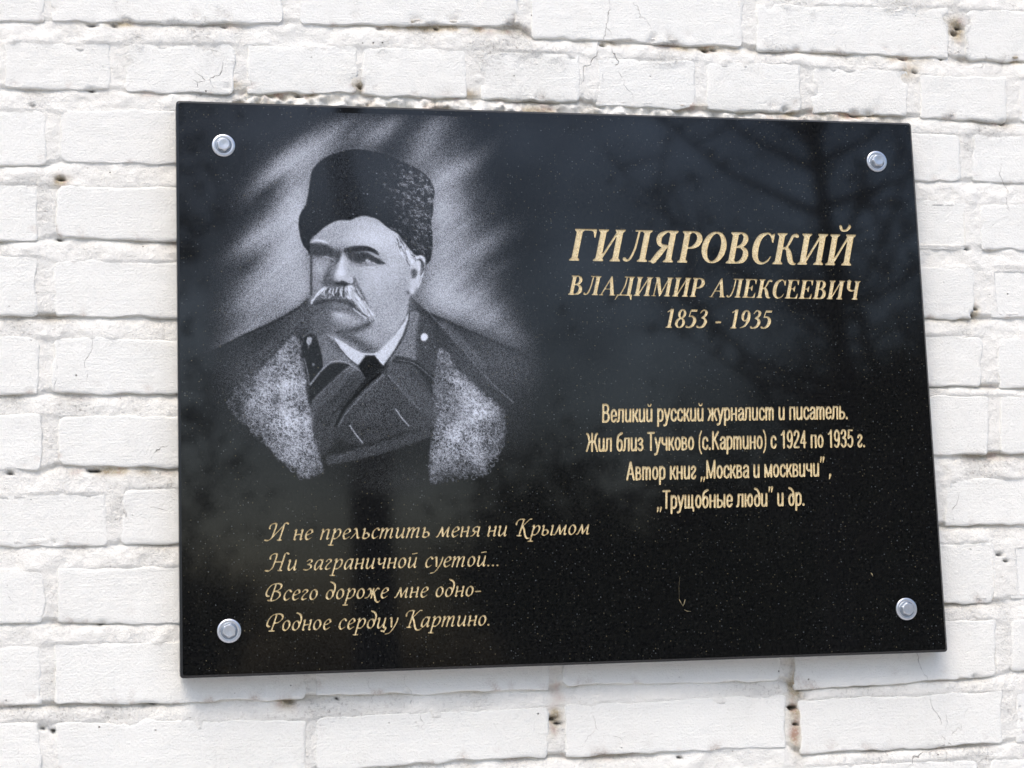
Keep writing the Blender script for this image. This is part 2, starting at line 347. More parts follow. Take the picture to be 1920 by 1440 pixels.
    line(E((175, 1130), (330, 930), (460, 810), (560, 775), (680, 790), (800, 840), (1010, 985)), 1.8, .46, .7, .9)
    poly(E((740, 865), (850, 930), (560, 1230), (330, 1440), (200, 1440), (300, 1290)), .25, 1.3)
    poly(Dd((815, 345), (870, 375), (640, 610), (600, 700), (590, 560)), .23, 1.5, .8)
    poly(E((850, 930), (1000, 990), (1030, 1040), (700, 1400), (560, 1440), (600, 1240)), .11, 1.4)
    for k in range(9):
        o = k * 4.6
        line([(664 + o * .85, 700 + o * .42), (604 + o * 1.0, 768 + o * .75)], 1.0, .24 - .015 * k, .7, .7)
    poly(Dd((1025, 365), (1180, 310), (1330, 560), (1325, 700), (1100, 740), (880, 812), (760, 760), (735, 700), (800, 600), (900, 490)), .17, 2.0)
    blob(702, 722, 26, 22, -45, .25, .7); blob(690, 780, 34, 26, 0, .19, .5); blob(650, 790, 24, 24, 0, .10, .6)
    poly(Dd((1060, 310), (1110, 330), (1220, 430), (1320, 560), (1320, 660), (1240, 600), (1060, 400)), .25, 2.6, .85)
    line(Dd((1100, 300), (1190, 318), (1260, 370), (1320, 430)), 12, .03, 2.2, .9)
    line(Dd((1055, 400), (1120, 480), (1180, 550), (1240, 600)), 2, .35, .9, .6)
    line(Dd((1020, 395), (900, 510), (800, 620), (760, 690)), 2, .36, .9, .8)
    line(Dd((1000, 385), (890, 480), (790, 590), (745, 690)), 6, .0, 1.5, .95)
    poly(Dd((605, 640), (745, 560), (760, 700), (700, 830), (640, 870), (615, 780)), .15, 4.5, .9)
    line(Dd((590, 610), (700, 500), (800, 400)), 2, .30, 1, .6)
    poly(Dd((740, 760), (900, 815), (1130, 730), (1120, 690), (900, 700), (760, 700)), .10, 4, .7)
    line(Dd((700, 905), (840, 878), (1000, 838), (1150, 790), (1280, 745)), 17, .16, 2.2, .9)
    for k in range(40):
        x = 625 + k * 4.4; y = 862 - k * 1.45 + rg.randn() * 3
        line([(x, y), (x + 9, y - 5)], .9, .26 + .08 * rg.rand(), .7, .6)
    blob(700, 800, 70, 10, -16, .08, .5)
    line(Dd((820, 698), (855, 750), (895, 800)), 1.8, .5, .7, .95); line(Dd((1095, 600), (1130, 650), (1172, 698)), 1.8, .48, .7, .95)
    line(Dd((1130, 790), (1200, 780), (1270, 765)), 1.0, .28, .8, .6)
    blob(740, 890, 60, 26, 0, .03, .8)
    ch = mask(Dd((585, 470), (700, 330), (900, 400), (1010, 370), (1080, 300), (1330, 420), (1335, 700), (1300, 1000), (700, 1000), (600, 700)), 8)
    D = D * (1 - .52 * ch)
    D = D * (1 - .30 * np.exp(-((xx - 560) / 60) ** 2 - ((yy - 620) / 40) ** 2))
    line(E((175, 1130), (330, 930), (460, 810), (560, 775), (680, 790), (800, 840), (1010, 985)), 1.6, .46, .6, .9)
    line(Dd((1020, 395), (900, 510), (800, 620), (750, 700)), 1.5, .30, .8, .8); line(Dd((1000, 385), (890, 480), (790, 590), (735, 700)), 5, .0, 1.4, .95)
    line(Dd((815, 345), (720, 430), (640, 505), (590, 560)), 1.5, .30, .8, .8); line(Dd((930, 420), (820, 520), (720, 630), (680, 700)), 3, .01, 1.4, .8)
    line(Dd((820, 698), (855, 750), (895, 800)), 1.8, .52, .6, .95); line(Dd((1095, 600), (1130, 650), (1172, 698)), 1.8, .50, .6, .95)
    line(Dd((1050, 395), (1120, 470), (1200, 560), (1250, 610)), 2, .26, 1.0, .7); line(Dd((1100, 305), (1190, 318), (1260, 365), (1325, 425)), 1.4, .30, .7, .7)
    poly(Dd((885, 300), (1000, 290), (1040, 340), (1000, 390), (930, 420), (880, 350)), .0, 2, .5)
    # ---- fur lapels, curled wool
    def curl(seed, s):
        r = np.random.RandomState(seed)
        g = gauss(r.rand(PH, PW) - .5, s); g /= g.std()
        return np.clip(1 - np.abs(g) * 1.9, 0, 1)
    wool = np.maximum(curl(11, 1.5), curl(12, 1.9) * .9); wool = np.maximum(wool, curl(14, 2.6) * .7)
    r = np.random.RandomState(13); lump = gauss(r.rand(PH, PW) - .5, 9); lump /= lump.std()
    furL = gauss(mask(Dd((455, 185), (480, 160), (512, 190), (530, 300), (552, 400), (560, 500), (585, 640), (600, 760), (640, 880), (655, 975), (600, 1000), (560, 1012), (520, 990), (470, 940), (400, 900), (330, 820), (290, 760), (200, 700), (120, 620), (100, 560), (130, 490), (200, 430), (300, 340), (380, 260)), 1.5), 1.2)
    tone = np.full((PH, PW), .27)
    def tb(cx, cy, rx, ry, rot, v):
        nonlocal tone
        c, s = math.cos(math.radians(rot)), math.sin(math.radians(rot))
        u = ((xx - cx) * c + (yy - cy) * s) / rx; w = (-(xx - cx) * s + (yy - cy) * c) / ry
        g = np.exp(-(u * u + w * w)); tone = tone * (1 - g) + v * g
    tb(540, 720, 26, 60, 8, .66); tb(545, 790, 40, 34, 30, .70); tb(490, 745, 26, 40, 30, .52); tb(565, 840, 26, 34, 20, .50); tb(470, 725, 22, 30, 0, .34)
    tb(518, 745, 6, 16, 20, .28); tb(446, 760, 18, 34, -20, .14); tb(500, 830, 30, 20, 30, .30); tb(575, 888, 26, 14, 0, .24); tb(545, 660, 22, 22, 0, .42)
    for q in ((437, 760, 16, 60, -6, .04), (455, 810, 26, 26, 30, .07), (488, 862, 34, 16, 38, .09), (535, 900, 34, 10, 20, .10), (470, 705, 16, 40, 42, .16), (600, 895, 10, 30, 0, .08)): tb(*q)
    furR = mask(Dd((1345, 260), (1370, 245), (1420, 290), (1445, 350), (1500, 400), (1570, 460), (1640, 520), (1690, 560), (1740, 610), (1745, 720), (1740, 800), (1700, 880), (1640, 930), (1620, 990), (1520, 985), (1440, 1000), (1340, 1040), (1300, 1020), (1302, 900), (1312, 790), (1332, 680), (1330, 540), (1332, 380)), 2.2)
    tb(880, 745, 22, 22, 40, .58); tb(905, 775, 26, 30, 40, .66); tb(850, 815, 34, 26, 0, .62); tb(880, 835, 34, 26, 0, .52); tb(855, 715, 18, 18, 30, .48)
    tb(835, 735, 14, 24, 0, .26); tb(842, 770, 18, 16, -30, .30); tb(925, 810, 14, 40, 0, .22); tb(850, 885, 50, 14, 0, .24); tb(835, 680, 16, 22, 0, .26); tb(930, 860, 20, 30, 0, .2); tb(885, 880, 40, 12, 0, .22)
    for q in ((944, 770, 10, 50, 0, .12), (940, 850, 14, 44, 8, .09), (905, 892, 40, 10, 0, .10), (835, 895, 30, 10, 0, .10), (925, 735, 20, 16, 40, .16)): tb(*q)
    for fm in (furL, furR):
        ragged = np.clip(fm + .22 * (wool - .5) * (fm > .04) * (fm < .97), 0, 1)
        val = tone * np.clip(.42 + 1.0 * wool + .14 * lump, .12, 2.1)
        D = D * (1 - ragged) + val * ragged
    # loose curls round the rims of the fur
    for k in range(520):
        x, y = (rg.uniform(436, 606), rg.uniform(632, 896)) if k % 2 else (rg.uniform(806, 946), rg.uniform(660, 900))
        ii, jj = int(y - PY0), int(x - PX0)
        if max(furL[ii, jj], furR[ii, jj]) < .6: continue
        a0 = rg.rand() * 6.28; rr = 2.0 + 2.4 * rg.rand(); tv = tone[ii, jj]
        arc = [(x + rr * math.cos(a0 + t), y + rr * math.sin(a0 + t)) for t in np.linspace(0, 2.4 + 2 * rg.rand(), 6)]
        line(arc, 1.0, min(tv * 1.5 + .16, .95) if k % 3 else tv * .25, .4, .75)
    rim = [(Dd((440, 200), (200, 430), (105, 560)), 26), (Dd((110, 600), (300, 790), (430, 930), (560, 1010)), 34), (Dd((515, 200), (560, 500), (600, 760), (650, 960)), 24),
           (Dd((1370, 250), (1500, 400), (1690, 560), (1745, 700)), 34), (Dd((1745, 720), (1700, 880), (1620, 990)), 30), (Dd((1600, 1000), (1440, 1020), (1310, 1030)), 26), (Dd((1332, 400), (1330, 680), (1300, 960)), 30)]
    for pts, n in rim:
        q = smooth_pts(pts, False, 12)
        for k in range(n):
            c0 = q[rg.randint(len(q))] + rg.randn(2) * 2.4; a0 = rg.rand() * 6.28; rr = 2.2 + 2.6 * rg.rand()
            arc = [(c0[0] + rr * math.cos(a0 + t), c0[1] + rr * math.sin(a0 + t)) for t in np.linspace(0, 2.2 + 1.8 * rg.rand(), 6)]
            line(arc, .9, .24 + .2 * rg.rand(), .45, .6)
    line(Dd((1640, 740), (1690, 800), (1710, 850), (1690, 880)), 1.1, .5, .5, .8); line(Dd((1700, 700), (1680, 860)), 1.1, .45, .5, .7)
    # ---- the face
    face = [(581, 455), (581, 500), (581, 552), (590, 575), (600, 600), (610, 625), (630, 640), (665, 657), (684, 664), (704, 664), (725, 645), (745, 620), (762, 592), (767, 556), (775, 545), (786, 515), (797, 492), (800, 470), (760, 420), (700, 398), (620, 408)]
    poly(face, .54, 1.0, 1, False)
    blob(705, 447, 62, 28, 6, .84, .85); blob(690, 425, 46, 12, 0, .70, .6); blob(740, 470, 26, 26, 0, .74, .6); blob(618, 440, 34, 16, -20, .48, .8); blob(640, 425, 30, 8, -8, .50, .5)
    blob(738, 515, 30, 36, 0, .64, .8); blob(700, 505, 18, 12, 0, .76, .6); blob(722, 500, 40, 14, 0, .76, .5); blob(702, 528, 22, 26, 0, .74, .6); blob(735, 570, 34, 26, 20, .54, .7); blob(705, 590, 22, 18, 0, .50, .6)
    blob(672, 482, 40, 15, 4, .30, .55); blob(640, 470, 16, 14, 0, .30, .45); blob(690, 496, 22, 7, 10, .46, .5); blob(610, 470, 30, 16, 0, .26, .5); blob(760, 520, 14, 40, 5, .54, .6); blob(748, 548, 14, 20, 20, .46, .6)
    # neck and under-jaw
    poly(Cc((430, 1180), (560, 1290), (780, 1270), (980, 1180), (1120, 1240), (1240, 1330), (1160, 1440), (1080, 1520), (1000, 1560), (850, 1550), (700, 1490), (540, 1360)), .36, 5)
    blob(705, 628, 22, 20, -30, .52, .8); blob(672, 642, 30, 9, 28, .14, .85); blob(690, 655, 20, 8, 0, .12, .8); blob(735, 605, 18, 24, 25, .56, .8); blob(650, 632, 22, 7, 20, .10, .7)
    # lower face, beard shadow
    poly(Cc((262, 860), (330, 880), (560, 900), (740, 930), (860, 1060), (990, 1150), (960, 1210), (860, 1250), (700, 1290), (560, 1300), (430, 1290), (330, 1200), (290, 1060)), .30, 4)
    blob(592, 590, 18, 32, 0, .10, .95); blob(602, 573, 16, 14, 0, .05, .9); blob(610, 617, 22, 14, 0, .17, .85); blob(655, 577, 24, 9, 12, .16, .8)
    blob(640, 594, 24, 8, 12, .60, .9); blob(655, 600, 26, 8, 16, .52, .85); blob(674, 605, 16, 7, -12, .48, .7); blob(636, 589, 11, 4.5, 8, .74, .8); blob(640, 582, 24, 5, 6, .20, .6)
    blob(645, 573, 22, 3.5, 4, .30, .5); poly(Z((205, 520), (330, 520), (330, 600), (300, 690), (220, 700)), .17, 5, .75); blob(680, 588, 12, 14, -30, .30, .6)
    line(Cc((600, 1300), (720, 1290), (860, 1250), (960, 1200), (1010, 1150)), (7, 10, 12, 10, 3), .09, 5.0, .92)
    line(Cc((320, 950), (500, 915), (640, 920), (760, 960), (820, 1010)), (7, 7, 8, 9, 5), .06, 2.2, .9)
    # left side of the face in shade
    poly([(581, 470), (626, 480), (626, 500), (617, 520), (606, 540), (592, 556), (581, 560)], .34, 3.5)
    blob(598, 503, 12, 15, 10, .58, .85); blob(592, 532, 8, 14, 10, .40, .6); blob(604, 522, 8, 10, 30, .46, .6)
    line([(583.5, 470), (583.5, 500), (583.5, 552)], 4.5, .06, 1.4, .95)
    line([(628, 476), (622, 498), (612, 520), (607, 534)], (7, 9, 10, 10), .20, 3.4, .8)
    # left brow and eye socket
    poly(Cc((245, 235), (330, 225), (450, 245), (560, 300), (620, 345), (610, 400), (540, 400), (430, 395), (330, 385), (270, 340)), .07, 2.0)
    blob(603, 478, 20, 5, 6, .06, .8)
    line(Cc((270, 222), (340, 196), (420, 208), (480, 232)), (1, 4, 4, 2), .86, .9, .9)
    line(Cc((425, 398), (455, 388), (490, 398)), 1.8, .62, .7, .9); line(Cc((430, 378), (520, 384)), 1.2, .02, .7, .8); blob(611, 484, 14, 4, 0, .34, .5)
    # right brow and eye
    poly(Cc((660, 330), (740, 300), (860, 300), (1000, 330), (1090, 380), (1130, 450), (1060, 480), (960, 460), (860, 480), (770, 450), (700, 410)), .40, 3.4)
    blob(654, 474, 8, 8, 0, .16, .85); blob(664, 478, 10, 8, 20, .16, .7); blob(642, 470, 7, 6, 0, .34, .7)
    line(Cc((610, 350), (660, 335), (700, 320)), 6, .30, 3, .8)
    line(Cc((650, 330), (740, 300), (850, 290), (950, 296), (1030, 325), (1085, 362)), (5, 8, 9.5, 9, 7.5, 2.5), .03, 1.3, .97)
    line(Cc((880, 340), (960, 340), (1060, 385)), 3, .62, 1.4, .7)
    line(Cc((720, 400), (820, 385), (900, 378), (970, 392), (1040, 430), (1100, 458), (1160, 472)), (4, 8, 10, 9, 8.5, 9, 3), .04, 1.6, .97)
    blob(671, 484, 16, 8, 10, .03, .97, 1.5); blob(676, 491, 9, 6, 10, .10, .85); blob(712, 490, 9, 4, 25, .12, .7)
    
    
    line(Cc((930, 466), (980, 462), (1050, 470)), 1.0, .30, .6, .8); line(Cc((900, 505), (960, 520), (1030, 522)), 1.6, .90, .8, .8); line(Cc((800, 460), (870, 492), (960, 500)), 2.0, .34, 1.4, .7); line(Cc((1010, 540), (1090, 530)), 1.2, .6, .8, .5)
    poly(Z((395, 200), (440, 185), (540, 195), (590, 235), (600, 262), (540, 275), (470, 268), (430, 240)), .07, 2.2, .80)
    line(Z((440, 200), (500, 184), (560, 184), (605, 205), (622, 222)), (6, 8, 8, 6, 2), .03, 1.4, .9)
    line(Z((575, 212), (608, 226), (640, 252)), 2.2, .42, 1.6, .7)
    line(Z((585, 240), (620, 262), (655, 272)), (5, 6, 2), .05, 1.5, .9)
    poly(Z((540, 263), (549, 251), (558, 253), (574, 265), (558, 268)), .70, .7, .9); line(Z((520, 272), (560, 271), (600, 274)), 1.1, .62, .7, .7); line(Z((500, 280), (550, 290), (610, 288)), 2.4, .40, 1.6, .6)
    poly(Z((340, 190), (395, 195), (400, 225), (380, 262), (345, 240)), .12, 2.6, .8); blob(641, 474, 8, 5, 0, .10, .7)
    line(Z((345, 245), (300, 240), (240, 232)), 2, .40, 1.6, .4)
    # nose
    poly(Cc((625, 400), (650, 376), (690, 380), (700, 440), (720, 520), (760, 600), (775, 680), (740, 720), (640, 700), (560, 660), (520, 600), (560, 520), (600, 450)), .60, 2.8)
    blob(641, 486, 4.5, 13, 4, .84, .9); blob(639, 507, 8, 12, 0, .90, .9); blob(638, 514, 8, 7, 0, .92, .7); blob(652, 521, 7, 7, 0, .70, .6); blob(626, 508, 5, 12, 12, .34, .6)
    line(Cc((618, 362), (600, 430), (560, 490)), (9, 7, 3), .07, 2.0, .9)
    line(Cc((700, 420), (715, 480), (760, 560)), 4, .62, 3, .5)
    line(Cc((460, 640), (480, 690), (540, 715), (610, 735)), (9, 13, 12, 8), .11, 2.6, .9); blob(620, 528, 7, 6, 0, .34, .7)
    line(Cc((480, 615), (478, 655)), 1.6, .60, .8, .8)
    line(Cc((600, 722), (650, 705), (700, 722), (740, 742), (775, 722)), (6, 9, 7, 5, 3), .03, 1.2, .95)
    line(Cc((765, 650), (772, 690), (755, 712)), 2.4, .90, .9, .9); line(Cc((788, 640), (790, 690), (780, 715)), 2.6, .28, 1.3, .85)
    line(Cc((790, 700), (840, 780), (900, 870), (955, 950), (985, 1030)), (4, 5.5, 5, 3.5, 1.5), .34, 1.7, .9)
    blob(664, 530, 3, 3, 0, .9, .5)
    poly(Z((300, 330), (335, 345), (345, 385), (400, 405), (450, 412), (440, 425), (340, 425), (290, 430), (275, 400)), .14, 3.0, .85)
    line(Z((350, 402), (400, 410), (455, 410), (475, 392)), (4, 7, 4, 3), .03, 1.2, .95); line(Z((360, 290), (335, 330), (325, 370)), 6, .22, 3, .7)
    line(Z((470, 375), (520, 470), (560, 560), (585, 600)), (5, 5.5, 4, 2), .22, 1.8, .9)
    # cheek, jaw and ear
    line(Cc((1440, 810), (1400, 880), (1340, 960), (1300, 1060)), (6, 7, 6, 2), .50, 3.4, .8); blob(765, 548, 5, 4.5, 0, .22, .9)
    blob(703, 547, 1.3, 1.3, 0, .35, .8)
    poly(Cc((1470, 500), (1500, 430), (1545, 398), (1600, 398), (1632, 440), (1636, 520), (1600, 620), (1560, 740), (1505, 845), (1455, 800), (1462, 700), (1480, 620)), .74, 1.1)
    poly(Cc((1475, 560), (1510, 530), (1550, 560), (1552, 610), (1520, 655), (1485, 650), (1480, 600)), .16, 1.5)
    line(Cc((1550, 430), (1590, 430), (1606, 480), (1598, 540), (1580, 600)), (2, 3.5, 3.5, 3, 1.5), .14, .9, .95)
    line(Cc((1500, 430), (1545, 396), (1600, 396), (1634, 440), (1636, 530), (1605, 630)), 1.6, .92, .6, .9)
    line(Cc((1645, 470), (1648, 530), (1615, 640)), 1.8, .16, .9, .8); line(Cc((1545, 480), (1580, 540), (1570, 620)), 2, .86, 1, .8); line(Cc((1560, 740), (1500, 850)), 1.2, .40, .9, .8)
    line(Cc((1460, 490), (1500, 500)), 2, .45, 1, .7)
    # grey hair at the temple
    line(Z((832, 280), (845, 250), (872, 234), (898, 234), (912, 258), (912, 310), (898, 372), (872, 430)), 2.6, .86, .7, .95); line(Z((920, 275), (916, 330), (896, 385)), 1.6, .12, .9, .7)
    line(Z((862, 262), (880, 300), (878, 340)), 2.2, .80, .9, .8)
    line(Z((885, 250), (905, 275), (905, 320), (890, 350)), (3, 5, 4, 2), .10, 1.0, .95)
    for k in range(110):
        t = rg.rand(); bx, by = 744 + t * 36, 436 + t * 44; off = rg.rand() * (9 + 12 * t)
        x, y = bx - off * .9, by + off * .55
        line([(x, y), (x + 3 + 2 * rg.rand(), y + 7 + 4 * rg.rand())], 1.0, (.10 if k % 2 else .97), .35, .95)
    line(Cc((1340, 130), (1400, 230), (1530, 380)), 2, .45, 1.2, .6)
    # moustache
    poly(Cc((780, 735), (830, 800), (900, 900), (960, 1000), (1010, 1075), (985, 1110), (930, 1090), (870, 1040), (820, 975), (770, 925), (700, 880), (670, 830), (680, 770)), .74, 1.6)
    poly(Cc((430, 770), (560, 755), (700, 770), (700, 860), (600, 900), (470, 890), (360, 900), (290, 950), (310, 890), (370, 820)), .22, 2.0)
    poly(Z((455, 415), (490, 450), (540, 530), (600, 605), (570, 622), (530, 600), (480, 540), (440, 490), (410, 440)), .84, 1.6)
    blob(630, 554, 12, 6, 0, .12, .8); blob(612, 551, 7, 5, 0, .30, .6)
    def hairs(n, top, bot, lo, hi, w=1.0):
        tp, bp = smooth_pts(top, False, 20), smooth_pts(bot, False, 20)
        for k in range(n):
            u = rg.rand(); a0 = tp[int(u * (len(tp) - 1))] + rg.randn(2) * .8; b0 = bp[int(u * (len(bp) - 1))] + rg.randn(2) * 1.3
            s0, s1 = sorted(rg.rand(2)); s1 = max(s1, s0 + .35)
            p0, p1 = a0 + (b0 - a0) * s0, a0 + (b0 - a0) * s1; mid = (p0 + p1) / 2 + np.array([1.0, -.6])
            line([p0, mid, p1], w, lo if rg.rand() < .45 else hi, .4, .8, taper=True)
    hairs(44, M((560, 700), (700, 700), (880, 700), (1060, 680)), M((420, 900), (560, 920), (800, 960), (960, 950)), .05, .82)
    hairs(150, M((1060, 700), (1200, 660), (1260, 760)), M((1100, 950), (1500, 1250), (1640, 1360)), .22, .98)
    hairs(60, M((1100, 800), (1230, 800)), M((1400, 1330), (1620, 1380)), .42, .98)
    for a0, b0, c0 in (((590, 690), (480, 790), (380, 930)), ((560, 720), (430, 830), (340, 1000)), ((500, 760), (380, 900), (290, 1080)), ((640, 700), (580, 790), (575, 900)), ((730, 720), (700, 790), (720, 850)),
                      ((790, 740), (770, 840), (800, 900)), ((880, 700), (850, 780), (860, 820)), ((980, 700), (940, 780), (960, 900)), ((1000, 740), (960, 840), (980, 920)), ((620, 700), (520, 790), (440, 900)), ((330, 960), (290, 1020), (280, 1080))):
        line(M(a0, b0, c0), 1.6, .96, .5, .95, taper=True)
    for a0, b0, c0 in (((680, 720), (640, 800), (650, 900)), ((830, 720), (800, 820), (810, 900)), ((900, 720), (880, 820), (890, 930)), ((1010, 700), (1000, 830), (1030, 940)), ((1180, 960), (1240, 1050), (1300, 1160)), ((1250, 1160), (1420, 1290), (1560, 1400)), ((1400, 1240), (1500, 1330), (1600, 1390))):
        line(M(a0, b0, c0), 1.9, .05, .6, .95, taper=True)
    line(M((1230, 1180), (1380, 1310), (1530, 1400)), 1.3, .85, .5, .9); line(M((1600, 1380), (1680, 1370), (1760, 1350)), 1.0, .3, .6, .8)
    line(M((1250, 660), (1330, 840), (1470, 1000)), 3.0, .14, 1.3, .9)
    line(M((1060, 960), (1180, 1020), (1260, 1120), (1400, 1240)), 3.4, .10, 1.6, .85)
    # ---- shirt collar and tie
    line(E((1655, 50), (1640, 200), (1560, 420), (1430, 640), (1290, 860)), 3.4, .05, 1.2, .8)
    poly(E((1652, 40), (1640, 140), (1560, 380), (1440, 600), (1272, 832), (1235, 800), (1150, 690), (1250, 590), (1450, 380), (1590, 180)), .80, .8, 1, False)
    poly(E((540, 424), (680, 500), (840, 600), (960, 662), (1000, 690), (905, 830), (760, 720), (640, 580)), .80, .8, 1, False)
    line(E((560, 500), (640, 610), (760, 745), (880, 850)), 2.4, .05, 1.0, .8)
    line(E((545, 428), (620, 560), (760, 722), (900, 828)), 1.3, .98, .5, .9); line(E((960, 662), (1010, 672), (1140, 672), (1170, 655)), 2.0, .97, .5, .95)
    line(E((1272, 832), (1150, 690)), 1.4, .98, .5, .9); line(E((1640, 150), (1450, 370), (1180, 650)), 1.0, .95, .6, .5)
    poly(E((1000, 700), (1140, 698), (1235, 840), (1260, 880), (1120, 1010), (1030, 1080), (940, 940), (885, 850)), .005, .8, 1, False)
    poly(E((1030, 1000), (1200, 900), (1260, 890), (1060, 1060), (900, 1240), (860, 1240)), .01, 1.2, .9)
    # ---- buttons
    poly(E((1850, 375), (1890, 360), (1930, 385), (1935, 430), (1900, 470), (1850, 465), (1830, 420)), .92, .7)
    poly(E((140, 425), (175, 415), (198, 440), (180, 510), (150, 530), (128, 490)), .50, .8); line(E((135, 430), (128, 490), (152, 528)), 1.2, .75, .5, .9); line(E((150, 530), (145, 580)), 1.0, .4, .6, .7)
    poly(E((205, 815), (228, 812), (235, 835), (215, 848)), .35, .7); blob(815, 651, 1.2, 1.2, 0, .6, .8); blob(798, 651, 1.2, 1.2, 0, .5, .8)
    # ---- astrakhan hat
    hat = [(585, 321), (592, 309), (610, 294), (634, 285), (659, 280), (681, 280), (704, 284), (731, 291), (759, 306), (784, 316), (805, 334), (815, 357), (812, 376), (812, 398), (809, 416), (812, 444), (811, 468), (807, 489), (798, 496),
           (797, 484), (789, 479), (779, 479), (759, 457), (746, 440), (727, 427), (709, 413), (693, 407), (681, 405), (668, 408), (656, 413), (640, 413), (627, 416), (609, 426), (596, 438), (583, 451), (581, 478), (577, 470), (568, 460), (562, 440), (559, 421), (563, 401), (573, 383), (578, 357), (581, 341)]
    hq = np.array(hat) + np.array([(rg.randn() * .5, rg.randn() * .5) for _ in hat])
    hm = mask(hq, .7)
    rim0 = np.clip(gauss(hm, 3.0) * 1.4, 0, 1) * (1 - hm)
    D = np.where((yy < 500) & ((xx > 800) | (yy < 400) | (xx < 579)), np.clip(D + .10 * rim0, 0, 1), D)
    w2 = np.maximum(curl(31, 1.7), curl(32, 2.3) * .8)
    reg = np.exp(-((xx - 795) / 34) ** 2 - ((yy - 385) / 95) ** 2) + .5 * np.exp(-((xx - 760) / 45) ** 2 - ((yy - 350) / 45) ** 2)
    spots = gauss(np.random.RandomState(33).rand(PH, PW) - .5, 3.2); spots = np.clip(spots / spots.std() - .2, 0, 1.6)
    hv = .008 + np.clip(reg, 0, 1) * (.05 + .30 * w2 ** 2 * spots)
    D = D * (1 - hm) + hv * hm
    for k in range(150):
        while True:
            x, y = 715 + rg.rand() * 96, 296 + rg.rand() * 190
            ii, jj = int(y - PY0), int(x - PX0)
            if hm[ii, jj] > .9 and rg.rand() < reg[ii, jj]: break
        a0 = -2.6 + rg.rand() * 1.2; rr = 2.0 + 1.8 * rg.rand()
        arc = [(x + rr * math.cos(a0 + t), y + rr * .8 * math.sin(a0 + t)) for t in np.linspace(0, 1.6 + 1.2 * rg.rand(), 5)]
        line(arc, 1.0, .30 + .35 * rg.rand() * reg[ii, jj], .4, .8)
    for x, y in ((682, 363), (689, 364), (706, 325), (706, 336), (662, 401), (706, 401), (588, 396)): blob(x, y, 1.0, 1.0, 0, .5, .8)
    D *= np.clip((yy - PY0 - 4) / 30, 0, 1) * np.clip((PX1 - 4 - xx) / 30, 0, 1) * np.clip((PY1 - 4 - yy) / 30, 0, 1) * np.clip((xx - PX0 - 2) / 20, 0, 1)
    return np.clip(D, 0, 1)
# ---------------------------------------------------------------- lettering: pen strokes -> field -> outline
def cr(p, n=7):
    p = np.array(p, float)
    if len(p) < 3: return p
    out = []
    for i in range(len(p) - 1):
        a, b, c, d = p[max(i - 1, 0)], p[i], p[i + 1], p[min(i + 2, len(p) - 1)]
        for t in np.arange(n) / n:
            out.append(.5 * (2 * b + (c - a) * t + (2 * a - 5 * b + 4 * c - d) * t * t + (3 * b - a - 3 * c + d) * t ** 3))
    out.append(p[-1]); return np.array(out)
def ring(cx, cy, rx, ry, n=16):
    return [(cx + rx * math.cos(a), cy + ry * math.sin(a)) for a in np.linspace(0, 2 * math.pi, n + 1)]
def ringw(thick, thin, n=16):
    return [thin + (thick - thin) * abs(math.cos(a)) ** 1.3 for a in np.linspace(0, 2 * math.pi, n + 1)]
